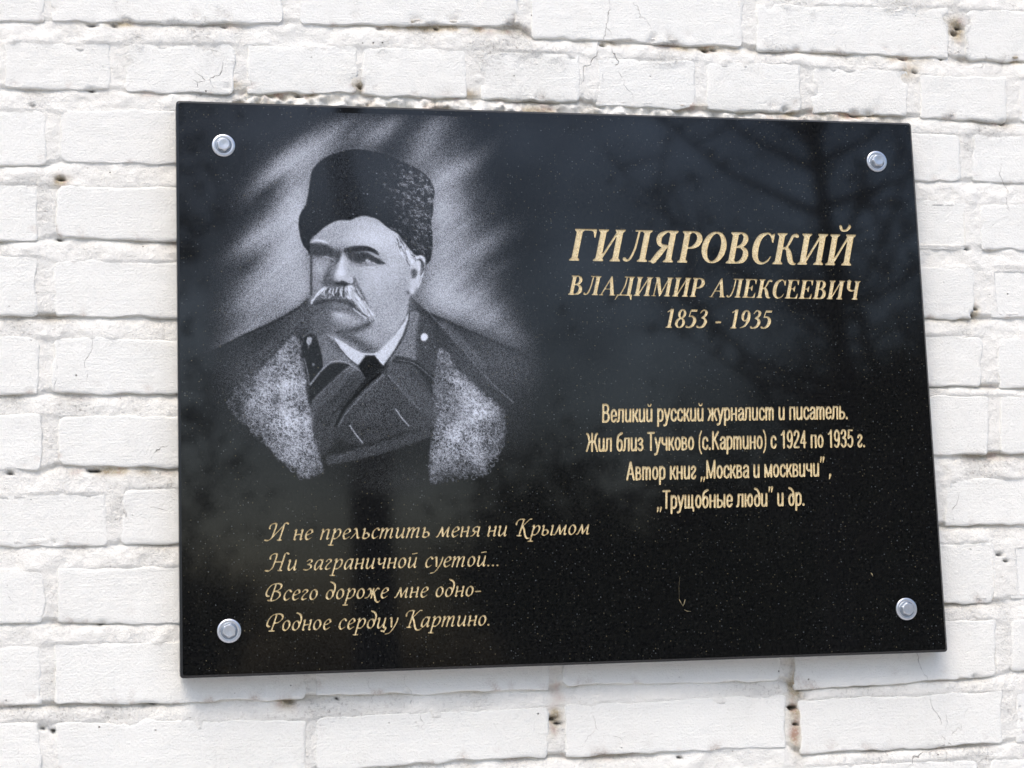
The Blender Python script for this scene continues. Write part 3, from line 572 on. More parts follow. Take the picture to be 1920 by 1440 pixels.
# a glyph: (advance, [strokes]); stroke = (points, widths, smooth?)  or ('poly', points) or ('dot', x, y, r)
def _serif_font():
    T, t = .185, .05; G = {}
    def stem(x, y0=0, y1=1, s0=1, s1=1, T=T):
        L = [('poly', [(x - T / 2, y0), (x + T / 2, y0), (x + T / 2, y1), (x - T / 2, y1)])]
        for on, y, d in ((s0, y0, 1), (s1, y1, -1)):
            if on:
                L.append(('poly', [(x - .165, y), (x + .165, y), (x + .165, y + .035 * d), (x + T / 2, y + .10 * d), (x - T / 2, y + .10 * d), (x - .165, y + .035 * d)]))
        return L
    def beak(x, y, d): return ('poly', [(x, y), (x, y - .27 * d), (x - .035, y - .27 * d), (x - .10, y - .08 * d), (x - .2, y - .04 * d), (x - .2, y)])
    bar = lambda x0, x1, y, w=t: ('poly', [(x0, y - w / 2), (x1, y - w / 2), (x1, y + w / 2), (x0, y + w / 2)])
    I = stem(.20) + stem(.73) + [([(.27, .06), (.66, .94)], .065, 0)]
    G['Г'] = (.77, stem(.22) + [bar(.2, .74, .975), beak(.75, 1, 1)])
    G['И'] = (.93, I)
    G['Й'] = (.93, I + [([(.33, 1.25), (.38, 1.15), (.48, 1.12), (.58, 1.16), (.63, 1.26)], [.10, .08, .06, .08, .10], 1)])
    G['Л'] = (.87, stem(.66) + [bar(.27, .7, .975), ([(.40, .95), (.37, .45), (.28, .12), (.18, .03), (.1, .06)], [.06, .065, .07, .06, .07], 1), ('dot', .10, .075, .062)])
    G['Я'] = (.86, stem(.62) + [([(.62, .975), (.42, .97), (.24, .86), (.20, .72), (.28, .55), (.60, .49)], [.05, .06, .15, .17, .12, .05], 1), ([(.46, .50), (.30, .28), (.14, .03)], [.12, .18, .15], 1), bar(.0, .25, .02, .045)])
    G['Р'] = (.74, stem(.22) + [([(.22, .975), (.44, .97), (.60, .88), (.645, .73), (.58, .57), (.42, .475), (.26, .47)], [.05, .06, .15, .18, .15, .06, .05], 1)])
    G['О'] = (.84, [(ring(.42, .5, .305, .47), ringw(.19, .06), 1)])
    G['В'] = (.79, stem(.21) + [([(.2, .975), (.40, .97), (.53, .88), (.56, .76), (.50, .61), (.36, .53), (.25, .525)], [.05, .06, .14, .165, .13, .06, .05], 1), ([(.25, .525), (.44, .515), (.60, .42), (.635, .27), (.58, .11), (.42, .03), (.2, .025)], [.05, .06, .15, .185, .15, .06, .05], 1)])
    G['С'] = (.73, [([(.62, .84), (.53, .955), (.42, .975), (.24, .87), (.155, .66), (.14, .46), (.18, .22), (.30, .06), (.46, .025), (.60, .1), (.68, .24)], [.06, .06, .06, .15, .19, .20, .18, .12, .06, .05, .035], 1), ('poly', [(.69, 1), (.69, .68), (.655, .68), (.60, .82), (.56, .93), (.64, .96)])])
    G['К'] = (.83, stem(.21) + [([(.28, .49), (.42, .55), (.50, .72), (.56, .90), (.66, .945), (.70, .92)], [.05, .06, .08, .09, .09, .09], 1), ('dot', .70, .915, .062), ([(.34, .52), (.46, .49), (.54, .34), (.63, .10), (.74, .02), (.80, .03)], [.06, .12, .185, .17, .08, .04], 1)])
    G['Д'] = (.92, stem(.68, .04, 1, 0, 1) + [bar(.30, .72, .975), ([(.44, .95), (.40, .5), (.24, .06)], .065, 1), bar(.06, .88, .035, .07), ('poly', [(.10, .06), (.0, -.22), (.045, -.22), (.14, -.03), (.25, .03)]), ('poly', [(.86, .07), (.88, -.22), (.835, -.22), (.76, -.03), (.66, .03)])])
    G['М'] = (1.12, stem(.88) + [bar(.08, .30, .98, .04), bar(.04, .30, .02, .04), ([(.17, .03), (.20, .97)], .055, 0), ('poly', [(.12, 1), (.32, 1), (.57, .16), (.50, .0), (.46, .0)]), ([(.50, .05), (.82, .96)], .055, 0)])
    G['А'] = (.88, [([(.12, .03), (.50, .98)], .06, 0), ('poly', [(.46, 1), (.54, 1), (.80, .0), (.60, .0), (.43, .85)]), bar(.24, .62, .33, .05), bar(.0, .24, .02, .04), bar(.54, .88, .02, .04)])
    G['Е'] = (.77, stem(.21) + [bar(.2, .66, .975), beak(.68, 1, 1), bar(.2, .70, .025), beak(.72, 0, -1), bar(.25, .5, .52), ('poly', [(.52, .36), (.52, .68), (.49, .68), (.40, .53), (.49, .36)])])
    G['Ч'] = (.86, stem(.66) + [('poly', [(.06, 1), (.34, 1), (.34, .965), (.06, .965)]), ([(.2, .97), (.2, .70), (.26, .54), (.42, .47), (.62, .52)], [.185, .18, .14, .08, .05], 1)])
    G['1'] = (.56, stem(.30, 0, 1, 1, 0, .16) + [([(.10, .84), (.28, .97)], .06, 0)])
    G['8'] = (.56, [(ring(.29, .745, .145, .21), ringw(.13, .06), 1), (ring(.27, .265, .185, .235), ringw(.14, .06), 1)])
    G['5'] = (.56, [('poly', [(.17, .98), (.50, .98), (.47, .86), (.15, .86)]), ([(.165, .93), (.12, .60)], .05, 0), ([(.12, .60), (.28, .62), (.42, .50), (.44, .32), (.36, .12), (.2, .03), (.08, .05)], [.05, .09, .15, .17, .13, .07, .07], 1), ('dot', .09, .075, .06)])
    G['3'] = (.56, [([(.12, .80), (.20, .93), (.30, .95), (.42, .85), (.38, .66), (.22, .54)], [.05, .06, .08, .14, .12, .05], 1), ([(.22, .54), (.38, .50), (.46, .34), (.38, .12), (.2, .03), (.07, .06)], [.05, .12, .16, .13, .07, .07], 1), ('dot', .09, .08, .06)])
    G['9'] = (.56, [(ring(.27, .68, .165, .27), ringw(.14, .06), 1), ([(.45, .68), (.43, .40), (.30, .14), (.08, .03)], [.14, .14, .09, .04], 1)])
    G['-'] = (.40, [bar(.06, .36, .32, .10)]); G[' '] = (.36, [])
    return G
def _narrow_font():
    w, h = .125, .095; G = {}
    L = lambda p, s=1, ww=None: (p, ww or w, s)
    st = lambda x, y0=.055, y1=.675: L([(x, y0), (x, y1)], 0)
    o = ring(.22, .365, .145, .30)
    uform = [L([(.08, .675), (.08, .20), (.12, .08), (.20, .055), (.30, .11), (.36, .24)]), st(.36)]
    soft = [st(.08), L([(.08, .40), (.22, .40), (.34, .34), (.35, .16), (.24, .06), (.08, .055)], 1, h + .02)]
    G['и'] = (.46, uform); G['й'] = (.46, uform + [L([(.13, .94), (.17, .86), (.23, .845), (.29, .86), (.33, .94)], 1, .075)])
    G['е'] = (.43, [L([(.08, .36), (.36, .36)], 0, h), L([(.36, .37), (.345, .56), (.22, .665), (.10, .57), (.075, .36), (.10, .15), (.22, .06), (.355, .18)])])
    G['л'] = (.46, [L([(.01, .06), (.08, .10), (.11, .30), (.12, .67)]), L([(.12, .675), (.36, .675)], 0, h), st(.36)])
    G['к'] = (.41, [st(.08), L([(.12, .35), (.22, .42), (.33, .675)]), L([(.18, .41), (.36, .055)], 0)])
    G['р'] = (.44, [st(.08, -.2), L([(.08, .50), (.16, .65), (.26, .665), (.35, .56), (.365, .36), (.34, .15), (.24, .06), (.14, .09), (.08, .2)])])
    G['у'] = (.41, [L([(.05, .675), (.20, .10)], 0), L([(.365, .675), (.20, .08), (.14, -.13), (.02, -.18)])])
    G['с'] = (.41, [L([(.355, .50), (.31, .62), (.22, .665), (.10, .57), (.075, .36), (.10, .15), (.22, .06), (.31, .10), (.36, .22)])])
    G['ж'] = (.60, [st(.29), L([(.03, .66), (.10, .62), (.17, .40), (.28, .37)], 1, .11), L([(.17, .38), (.03, .055)], 0, .11), L([(.55, .66), (.48, .62), (.41, .40), (.30, .37)], 1, .11), L([(.41, .38), (.55, .055)], 0, .11)])
    G['н'] = (.46, [st(.08), st(.36), L([(.08, .37), (.36, .37)], 0, h)])
    G['а'] = (.43, [L([(.08, .53), (.13, .63), (.22, .665), (.33, .61), (.35, .48), (.345, .15), (.37, .055)]), L([(.34, .42), (.18, .37), (.085, .28), (.08, .14), (.16, .055), (.26, .09), (.34, .2)])])
    G['т'] = (.62, [st(.08), L([(.08, .50), (.16, .65), (.26, .64), (.295, .52), (.295, .055)]), L([(.295, .50), (.37, .65), (.47, .64), (.51, .52), (.51, .055)])])
    G['п'] = (.46, [st(.08), L([(.08, .675), (.36, .675)], 0, h), st(.36)])
    G['ь'] = (.42, soft); G['ы'] = (.60, soft + [st(.50)])
    G['б'] = (.44, [L([(.36, .95), (.24, .90), (.12, .80), (.075, .55), (.08, .25), (.14, .09), (.22, .055), (.32, .12), (.365, .32), (.33, .52), (.23, .60), (.12, .52), (.08, .38)])])
    G['з'] = (.38, [L([(.05, .55), (.12, .65), (.21, .665), (.30, .58), (.27, .44), (.14, .37)]), L([(.14, .37), (.28, .33), (.33, .20), (.26, .08), (.15, .055), (.04, .15)])])
    G['ч'] = (.45, [L([(.08, .675), (.08, .46), (.15, .36), (.25, .34), (.36, .40)]), st(.36)])
    G['о'] = (.44, [L(o)]); G['ю'] = (.60, [st(.08), L([(.08, .37), (.22, .37)], 0, h), L(ring(.375, .365, .13, .30))])
    G['в'] = (.42, [st(.08), L([(.08, .675), (.22, .67), (.31, .60), (.28, .43), (.12, .385)], 1, .11), L([(.12, .385), (.27, .37), (.35, .26), (.32, .10), (.20, .055), (.08, .055)], 1, .11)])
    G['г'] = (.36, [L([(.06, .54), (.12, .65), (.21, .66), (.29, .58), (.26, .45), (.11, .28), (.07, .15), (.14, .055), (.24, .065), (.30, .16)])])
    G['м'] = (.56, [st(.08), st(.47), L([(.08, .67), (.275, .08)], 0, .11), L([(.47, .67), (.275, .08)], 0, .11)])
    G['щ'] = (.66, [st(.08), st(.29), st(.50), L([(.08, .06), (.58, .06)], 0, h), L([(.58, .06), (.58, -.12)], 0, .10)])
    G['д'] = (.44, [L(ring(.22, .33, .145, .275)), L([(.365, .33), (.365, .60), (.30, .80), (.20, .92), (.08, .96)])])
    G['В'] = (.54, [st(.09, .06, .94), L([(.09, .945), (.28, .94), (.39, .85), (.39, .65), (.28, .54), (.1, .53)]), L([(.1, .53), (.31, .52), (.43, .40), (.42, .17), (.29, .06), (.09, .055)])])
    G['Ж'] = (.74, [st(.36, .06, .94), L([(.03, .94), (.12, .88), (.2, .58), (.35, .52)], 1, .12), L([(.2, .54), (.03, .06)], 0, .12), L([(.69, .94), (.6, .88), (.52, .58), (.37, .52)], 1, .12), L([(.52, .54), (.69, .06)], 0, .12)])
    G['Т'] = (.48, [st(.24, .06, .94), L([(.04, .945), (.44, .945)], 0, .11)])
    G['К'] = (.52, [st(.09, .06, .94), L([(.12, .48), (.42, .94)], 0), L([(.2, .58), (.44, .06)], 0)])
    G['А'] = (.54, [L([(.05, .06), (.26, .94)], 0), L([(.47, .06), (.27, .94)], 0), L([(.12, .34), (.4, .34)], 0, h)])
    G['М'] = (.66, [st(.09, .06, .94), st(.55, .06, .94), L([(.09, .92), (.32, .08)], 0, .11), L([(.55, .92), (.32, .08)], 0, .11)])
    G['('] = (.25, [L([(.22, 1.0), (.11, .75), (.08, .4), (.11, .05), (.22, -.18)], 1, .09)]); G[')'] = (.25, [L([(.04, 1.0), (.15, .75), (.18, .4), (.15, .05), (.04, -.18)], 1, .09)])
    G['1'] = (.42, [st(.25, .06, .93), L([(.08, .74), (.17, .80), (.24, .92)], 1, .10)])
    G['9'] = (.45, [L(ring(.22, .66, .14, .27)), L([(.36, .66), (.36, .34), (.29, .11), (.18, .06), (.08, .15)])])
    G['2'] = (.45, [L([(.08, .72), (.12, .87), (.22, .93), (.34, .86), (.35, .68), (.26, .46), (.10, .22), (.08, .09)]), L([(.08, .07), (.37, .07)], 0, .11)])
    G['4'] = (.45, [st(.29, .06, .90), L([(.29, .92), (.06, .33)], 0, .11), L([(.06, .30), (.39, .30)], 0, .10)])
    G['3'] = (.45, [L([(.08, .76), (.13, .89), (.22, .93), (.33, .86), (.33, .64), (.18, .53)]), L([(.18, .53), (.34, .45), (.37, .25), (.30, .09), (.18, .06), (.07, .2)])])
    G['5'] = (.45, [L([(.13, .93), (.36, .93)], 0, .10), L([(.13, .92), (.10, .52)], 0, .11), L([(.10, .52), (.22, .60), (.34, .53), (.37, .33), (.31, .12), (.19, .06), (.07, .17)])])
    G['.'] = (.22, [('dot', .10, .07, .078)]); G[','] = (.26, [([(.12, .08), (.06, -.14)], [.15, .05], 0)])
    G['„'] = (.36, [([(.10, .08), (.05, -.14)], [.13, .05], 0), ([(.27, .08), (.22, -.14)], [.13, .05], 0)])
    G['”'] = (.32, [([(.10, 1.02), (.06, .76)], [.13, .05], 0), ([(.26, 1.02), (.22, .76)], [.13, .05], 0)]); G[' '] = (.24, [])
    return G
def _chancery_font():
    G = {}
    P = lambda *p: (list(p), 'nib', 1)
    S = lambda *p: (list(p), 'nib', 0)
    st = lambda x: [P((x - .05, .53), (x + .0, .585), (x + .01, .50), (x, .12), (x + .02, .03), (x + .08, .06))]
    u = [P((.02, .53), (.07, .59), (.09, .5), (.075, .18), (.13, .03), (.22, .06), (.34, .28)), P((.36, .59), (.355, .14), (.39, .03), (.46, .08))]
    o = [P(*ring(.2, .30, .145, .275))]
    soft = [P((.02, .53), (.09, .585), (.10, .45), (.09, .08)), P((.09, .07), (.2, .01), (.33, .09), (.34, .24), (.24, .33), (.10, .28))]
    G['н'] = (.50, st(.08) + st(.36) + [S((.09, .29), (.36, .33))])
    G['е'] = (.42, [P((.08, .27), (.24, .33), (.33, .44), (.29, .57), (.2, .58), (.10, .44), (.07, .22), (.14, .04), (.24, .03), (.36, .13))])
    G['п'] = (.50, [P((.02, .53), (.08, .585), (.09, .5), (.07, .01)), P((.08, .33), (.2, .53), (.30, .58), (.355, .50), (.34, .12), (.37, .03), (.44, .07))])
    G['р'] = (.50, [P((.04, .53), (.11, .585), (.12, .5), (.08, -.31)), S((.0, -.335), (.19, -.335)), P((.12, .34), (.22, .53), (.32, .58), (.40, .47), (.38, .22), (.27, .05), (.12, .05))])
    G['л'] = (.48, [P((.08, .54), (.14, .60), (.2, .54), (.29, .2), (.34, .04), (.43, .08)), S((.24, .42), (.03, .02))])
    G['ь'] = (.43, soft); G['ы'] = (.66, soft + st(.52))
    G['с'] = (.40, [P((.33, .50), (.28, .58), (.2, .58), (.10, .44), (.07, .22), (.14, .04), (.24, .03), (.35, .13))])
    G['т'] = (.72, [P((.02, .53), (.08, .585), (.09, .5), (.06, .01)), P((.08, .33), (.18, .52), (.26, .58), (.305, .50), (.28, .01)), P((.30, .33), (.40, .52), (.49, .58), (.54, .50), (.52, .12), (.55, .03), (.63, .08))])
    G['и'] = (.51, u); G['й'] = (.51, u + [S((.15, .80), (.36, .84))])
    G['ц'] = (.54, u + [P((.40, .04), (.47, .0), (.44, -.13), (.30, -.15), (.42, -.20))])
    G['м'] = (.64, [P((.0, .03), (.06, .06), (.12, .3), (.18, .59)), S((.18, .58), (.29, .06)), S((.29, .06), (.49, .59)), P((.49, .58), (.49, .14), (.53, .03), (.6, .08))])
    G['я'] = (.48, [P((.37, .57), (.36, .14), (.39, .03), (.45, .07)), P((.37, .56), (.22, .58), (.11, .46), (.16, .31), (.36, .29)), P((.24, .29), (.14, .08), (.04, .02))])
    G['у'] = (.46, [P((.03, .54), (.09, .59), (.13, .45), (.19, .06)), P((.40, .58), (.38, .3), (.28, -.05), (.15, -.28), (-.02, -.34))])
    G['з'] = (.40, [P((.06, .49), (.14, .58), (.24, .58), (.28, .47), (.14, .32)), P((.14, .32), (.28, .27), (.29, .12), (.16, .01), (.0, .03))])
    G['а'] = (.50, [P((.36, .52), (.26, .58), (.14, .50), (.07, .26), (.10, .05), (.2, .05), (.35, .34)), P((.38, .58), (.35, .14), (.38, .03), (.45, .08))])
    G['г'] = (.38, [P((.05, .46), (.11, .57), (.22, .58), (.26, .48), (.12, .26), (.08, .10), (.16, .02), (.29, .08))])
    G['ч'] = (.50, [P((.02, .53), (.08, .585), (.10, .48), (.10, .34), (.18, .25), (.35, .35))] + st(.36))
    G['о'] = (.45, o)
    G['д'] = (.47, [P(*ring(.2, .28, .145, .255)), P((.34, .28), (.375, .5), (.36, .74), (.27, .92), (.12, 1.0))])
    G['ж'] = (.66, [S((.31, .58), (.28, .02)), P((.05, .50), (.11, .58), (.19, .50), (.22, .36), (.30, .33)), P((.22, .32), (.12, .08), (.0, .03)), P((.55, .56), (.47, .58), (.40, .42), (.31, .33)), P((.36, .34), (.44, .1), (.52, -.12), (.64, -.22), (.72, -.14))])
    hook = P((.04, .68), (.03, .80), (.10, .93), (.25, .97), (.30, .88), (.28, .5), (.22, .14), (.10, .0), (-.05, .02))
    right = [P((.82, .95), (.74, 1.0), (.66, .92), (.64, .6), (.60, .14), (.60, .02)), S((.52, .01), (.68, .01))]
    G['И'] = (.88, [hook, S((.20, .08), (.64, .86))] + right)
    G['Н'] = (.88, [hook, S((.27, .50), (.63, .50))] + right)
    curl = ((.13, .26), (.04, .28), (-.02, .42), (.02, .68), (.16, .90), (.36, .97), (.52, .95))
    G['В'] = (.76, [P(*curl, (.60, .84), (.56, .66), (.42, .54), (.30, .52)), P((.40, .54), (.58, .45), (.62, .25), (.50, .06), (.34, .0), (.14, .02)), S((.33, .90), (.25, .03))])
    G['Р'] = (.68, [P(*curl, (.63, .82), (.60, .62), (.46, .47), (.30, .46)), S((.33, .90), (.25, .0)), S((.15, .01), (.37, .01))])
    G['К'] = (.76, [P((.02, .66), (.02, .80), (.10, .94), (.24, .98), (.34, .96)), S((.33, .95), (.25, .0)), S((.17, .01), (.34, .01)), P((.70, .98), (.60, .95), (.44, .72), (.30, .52)), P((.34, .55), (.44, .36), (.52, .08), (.62, -.12), (.76, -.16), (.86, -.08))])
    G['.'] = (.22, [('dot', .09, .04, .055)]); G['-'] = (.34, [S((.04, .27), (.27, .28))]); G[' '] = (.30, [])
    return G
def glyph_field(strokes, shear, res, nib=(.10, .04, 40), bold=0.0):
    x0, x1, y0, y1 = -.35, 1.45, -.50, 1.42
    X, Y = np.meshgrid(np.arange(x0, x1, res), np.arange(y0, y1, res))
    F = np.full(X.shape, -1.0)
    def sh(p): p = np.array(p, float); return np.c_[p[:, 0] + shear * p[:, 1], p[:, 1]]
    for s in strokes:
        if s[0] == 'dot':
            q = sh([(s[1], s[2])])[0]; F = np.maximum(F, s[3] + bold - np.hypot(X - q[0], Y - q[1])); continue
        if s[0] == 'poly':
            p = sh(s[1]); d = np.full(X.shape, 1e9); ins = np.zeros(X.shape, bool)
            for i in range(len(p)):
                a, b = p[i - 1], p[i]; e = b - a; L = (e @ e) or 1e-12
                t = np.clip(((X - a[0]) * e[0] + (Y - a[1]) * e[1]) / L, 0, 1)
                d = np.minimum(d, np.hypot(X - a[0] - t * e[0], Y - a[1] - t * e[1]))
                if a[1] != b[1]: ins ^= ((a[1] > Y) != (b[1] > Y)) & (X < (b[0] - a[0]) * (Y - a[1]) / (b[1] - a[1]) + a[0])
            F = np.maximum(F, np.where(ins, d, -d) + bold); continue
        pts, w, smo = s
        p = np.array(pts, float); m = len(p)
        if smo: p = cr(p)
        p = sh(p); n = len(p) - 1
        for i in range(n):
            a, b = p[i], p[i + 1]; e = b - a; L = (e @ e) or 1e-12
            t = np.clip(((X - a[0]) * e[0] + (Y - a[1]) * e[1]) / L, 0, 1)
            if isinstance(w, str):
                th = math.atan2(e[1], e[0]); ww = nib[1] + (nib[0] - nib[1]) * abs(math.sin(th - math.radians(nib[2]))) ** 1.2
            elif np.isscalar(w): ww = w
            else: ww = np.interp((i + t) / n * (m - 1), np.arange(m), w)
            F = np.maximum(F, ww / 2 + bold - np.hypot(X - a[0] - t * e[0], Y - a[1] - t * e[1]))
    return F, x0, y0
def contours(F, x0, y0, res):
    # marching squares: directed segments with the inside on the left
    H, W = F.shape; seg = {}
    def ex(j, i): a, b = F[j, i], F[j, i + 1]; return (x0 + (i + a / (a - b)) * res, y0 + j * res)
    def ey(j, i): a, b = F[j, i], F[j + 1, i]; return (x0 + i * res, y0 + (j + a / (a - b)) * res)
    P = F > 0
    code = P[:-1, :-1] * 1 + P[:-1, 1:] * 2 + P[1:, 1:] * 4 + P[1:, :-1] * 8
    T = {1: [('b', 'l')], 2: [('r', 'b')], 3: [('r', 'l')], 4: [('t', 'r')], 5: [('b', 'l'), ('t', 'r')], 6: [('t', 'b')], 7: [('t', 'l')], 8: [('l', 't')], 9: [('b', 't')], 10: [('r', 'b'), ('l', 't')], 11: [('r', 't')], 12: [('l', 'r')], 13: [('b', 'r')], 14: [('l', 'b')]}
    for j, i in np.argwhere((code > 0) & (code < 15)):
        K = {'b': ('x', j, i), 't': ('x', j + 1, i), 'l': ('y', j, i), 'r': ('y', j, i + 1)}
        for a, b in T[int(code[j, i])]: seg[K[a]] = K[b]
    loops = []
    while seg:
        k = next(iter(seg)); loop = []
        while k in seg: loop.append(k); k = seg.pop(k)
        pts = [ex(q[1], q[2]) if q[0] == 'x' else ey(q[1], q[2]) for q in loop]
        if len(pts) > 5: loops.append(np.array(pts))
    return loops
def simplify(p, tol):
    def dp(q):
        if len(q) < 3: return [0, len(q) - 1]
        keep = [0, len(q) - 1]; stack = [(0, len(q) - 1)]
        while stack:
            a, b = stack.pop()
            if b - a < 2: continue
            e = q[b] - q[a]; L = math.hypot(*e) or 1e-12
            d = np.abs(e[0] * (q[a + 1:b, 1] - q[a, 1]) - e[1] * (q[a + 1:b, 0] - q[a, 0])) / L
            k = int(d.argmax())
            if d[k] > tol: keep.append(a + 1 + k); stack += [(a, a + 1 + k), (a + 1 + k, b)]
        return sorted(set(keep))
    h = len(p) // 2
    a = p[:h + 1]; b = np.vstack([p[h:], p[:1]])
    return np.vstack([a[dp(a)][:-1], b[dp(b)][:-1]])
FONTS = {'S': (_serif_font(), .24, -.003), 'N': (_narrow_font(), .07, -.009), 'C': (_chancery_font(), .20, .008)}
# font, text, left-bottom and right-bottom of the ink in the photograph's pixels, cap height in pixels
LINES = [('S', 'ГИЛЯРОВСКИЙ', (1066.5, 488.5), (1608.5, 498), 59), ('S', 'ВЛАДИМИР АЛЕКСЕЕВИЧ', (1065, 552.5), (1615.5, 562), 35.5), ('S', '1853 - 1935', (1248, 614.5), (1450, 616.5), 35.5),
         ('N', 'Великий русский журналист и писатель.', (1129, 792.5), (1590, 786), 35), ('N', 'Жил близ Тучково (с.Картино) с 1924 по 1935 г.', (1098.5, 847.5), (1622.5, 838.5), 35.5),
         ('N', 'Автор книг „Москва и москвичи” ,', (1174, 901), (1559, 893), 35.5), ('N', '„Трущобные люди” и др.', (1231.5, 955), (1509, 948), 35.5),
         ('C', 'И не прельстить меня ни Крымом', (495, 1013.5), (1105.5, 1002), 32), ('C', 'Ни заграничной суетой...', (496, 1070.5), (935, 1061), 32.5),
         ('C', 'Всего дороже мне одно-', (497.5, 1126.5), (902.5, 1117.5), 32.5), ('C', 'Родное сердцу Картино.', (499, 1183.5), (918, 1172.5), 32.5)]
_gc = {}
def glyph(font, ch):
    if (font, ch) not in _gc:
        g, shear, bold = FONTS[font]; res = .02 if font == 'S' else .026
        adv, st = g[ch]
        if st:
            F, x0, y0 = glyph_field(st, shear, res)
            loops = [simplify(l, .004) for l in contours(F, x0, y0, res)]
        else: loops = []
        _gc[(font, ch)] = (adv, loops)
    return _gc[(font, ch)]
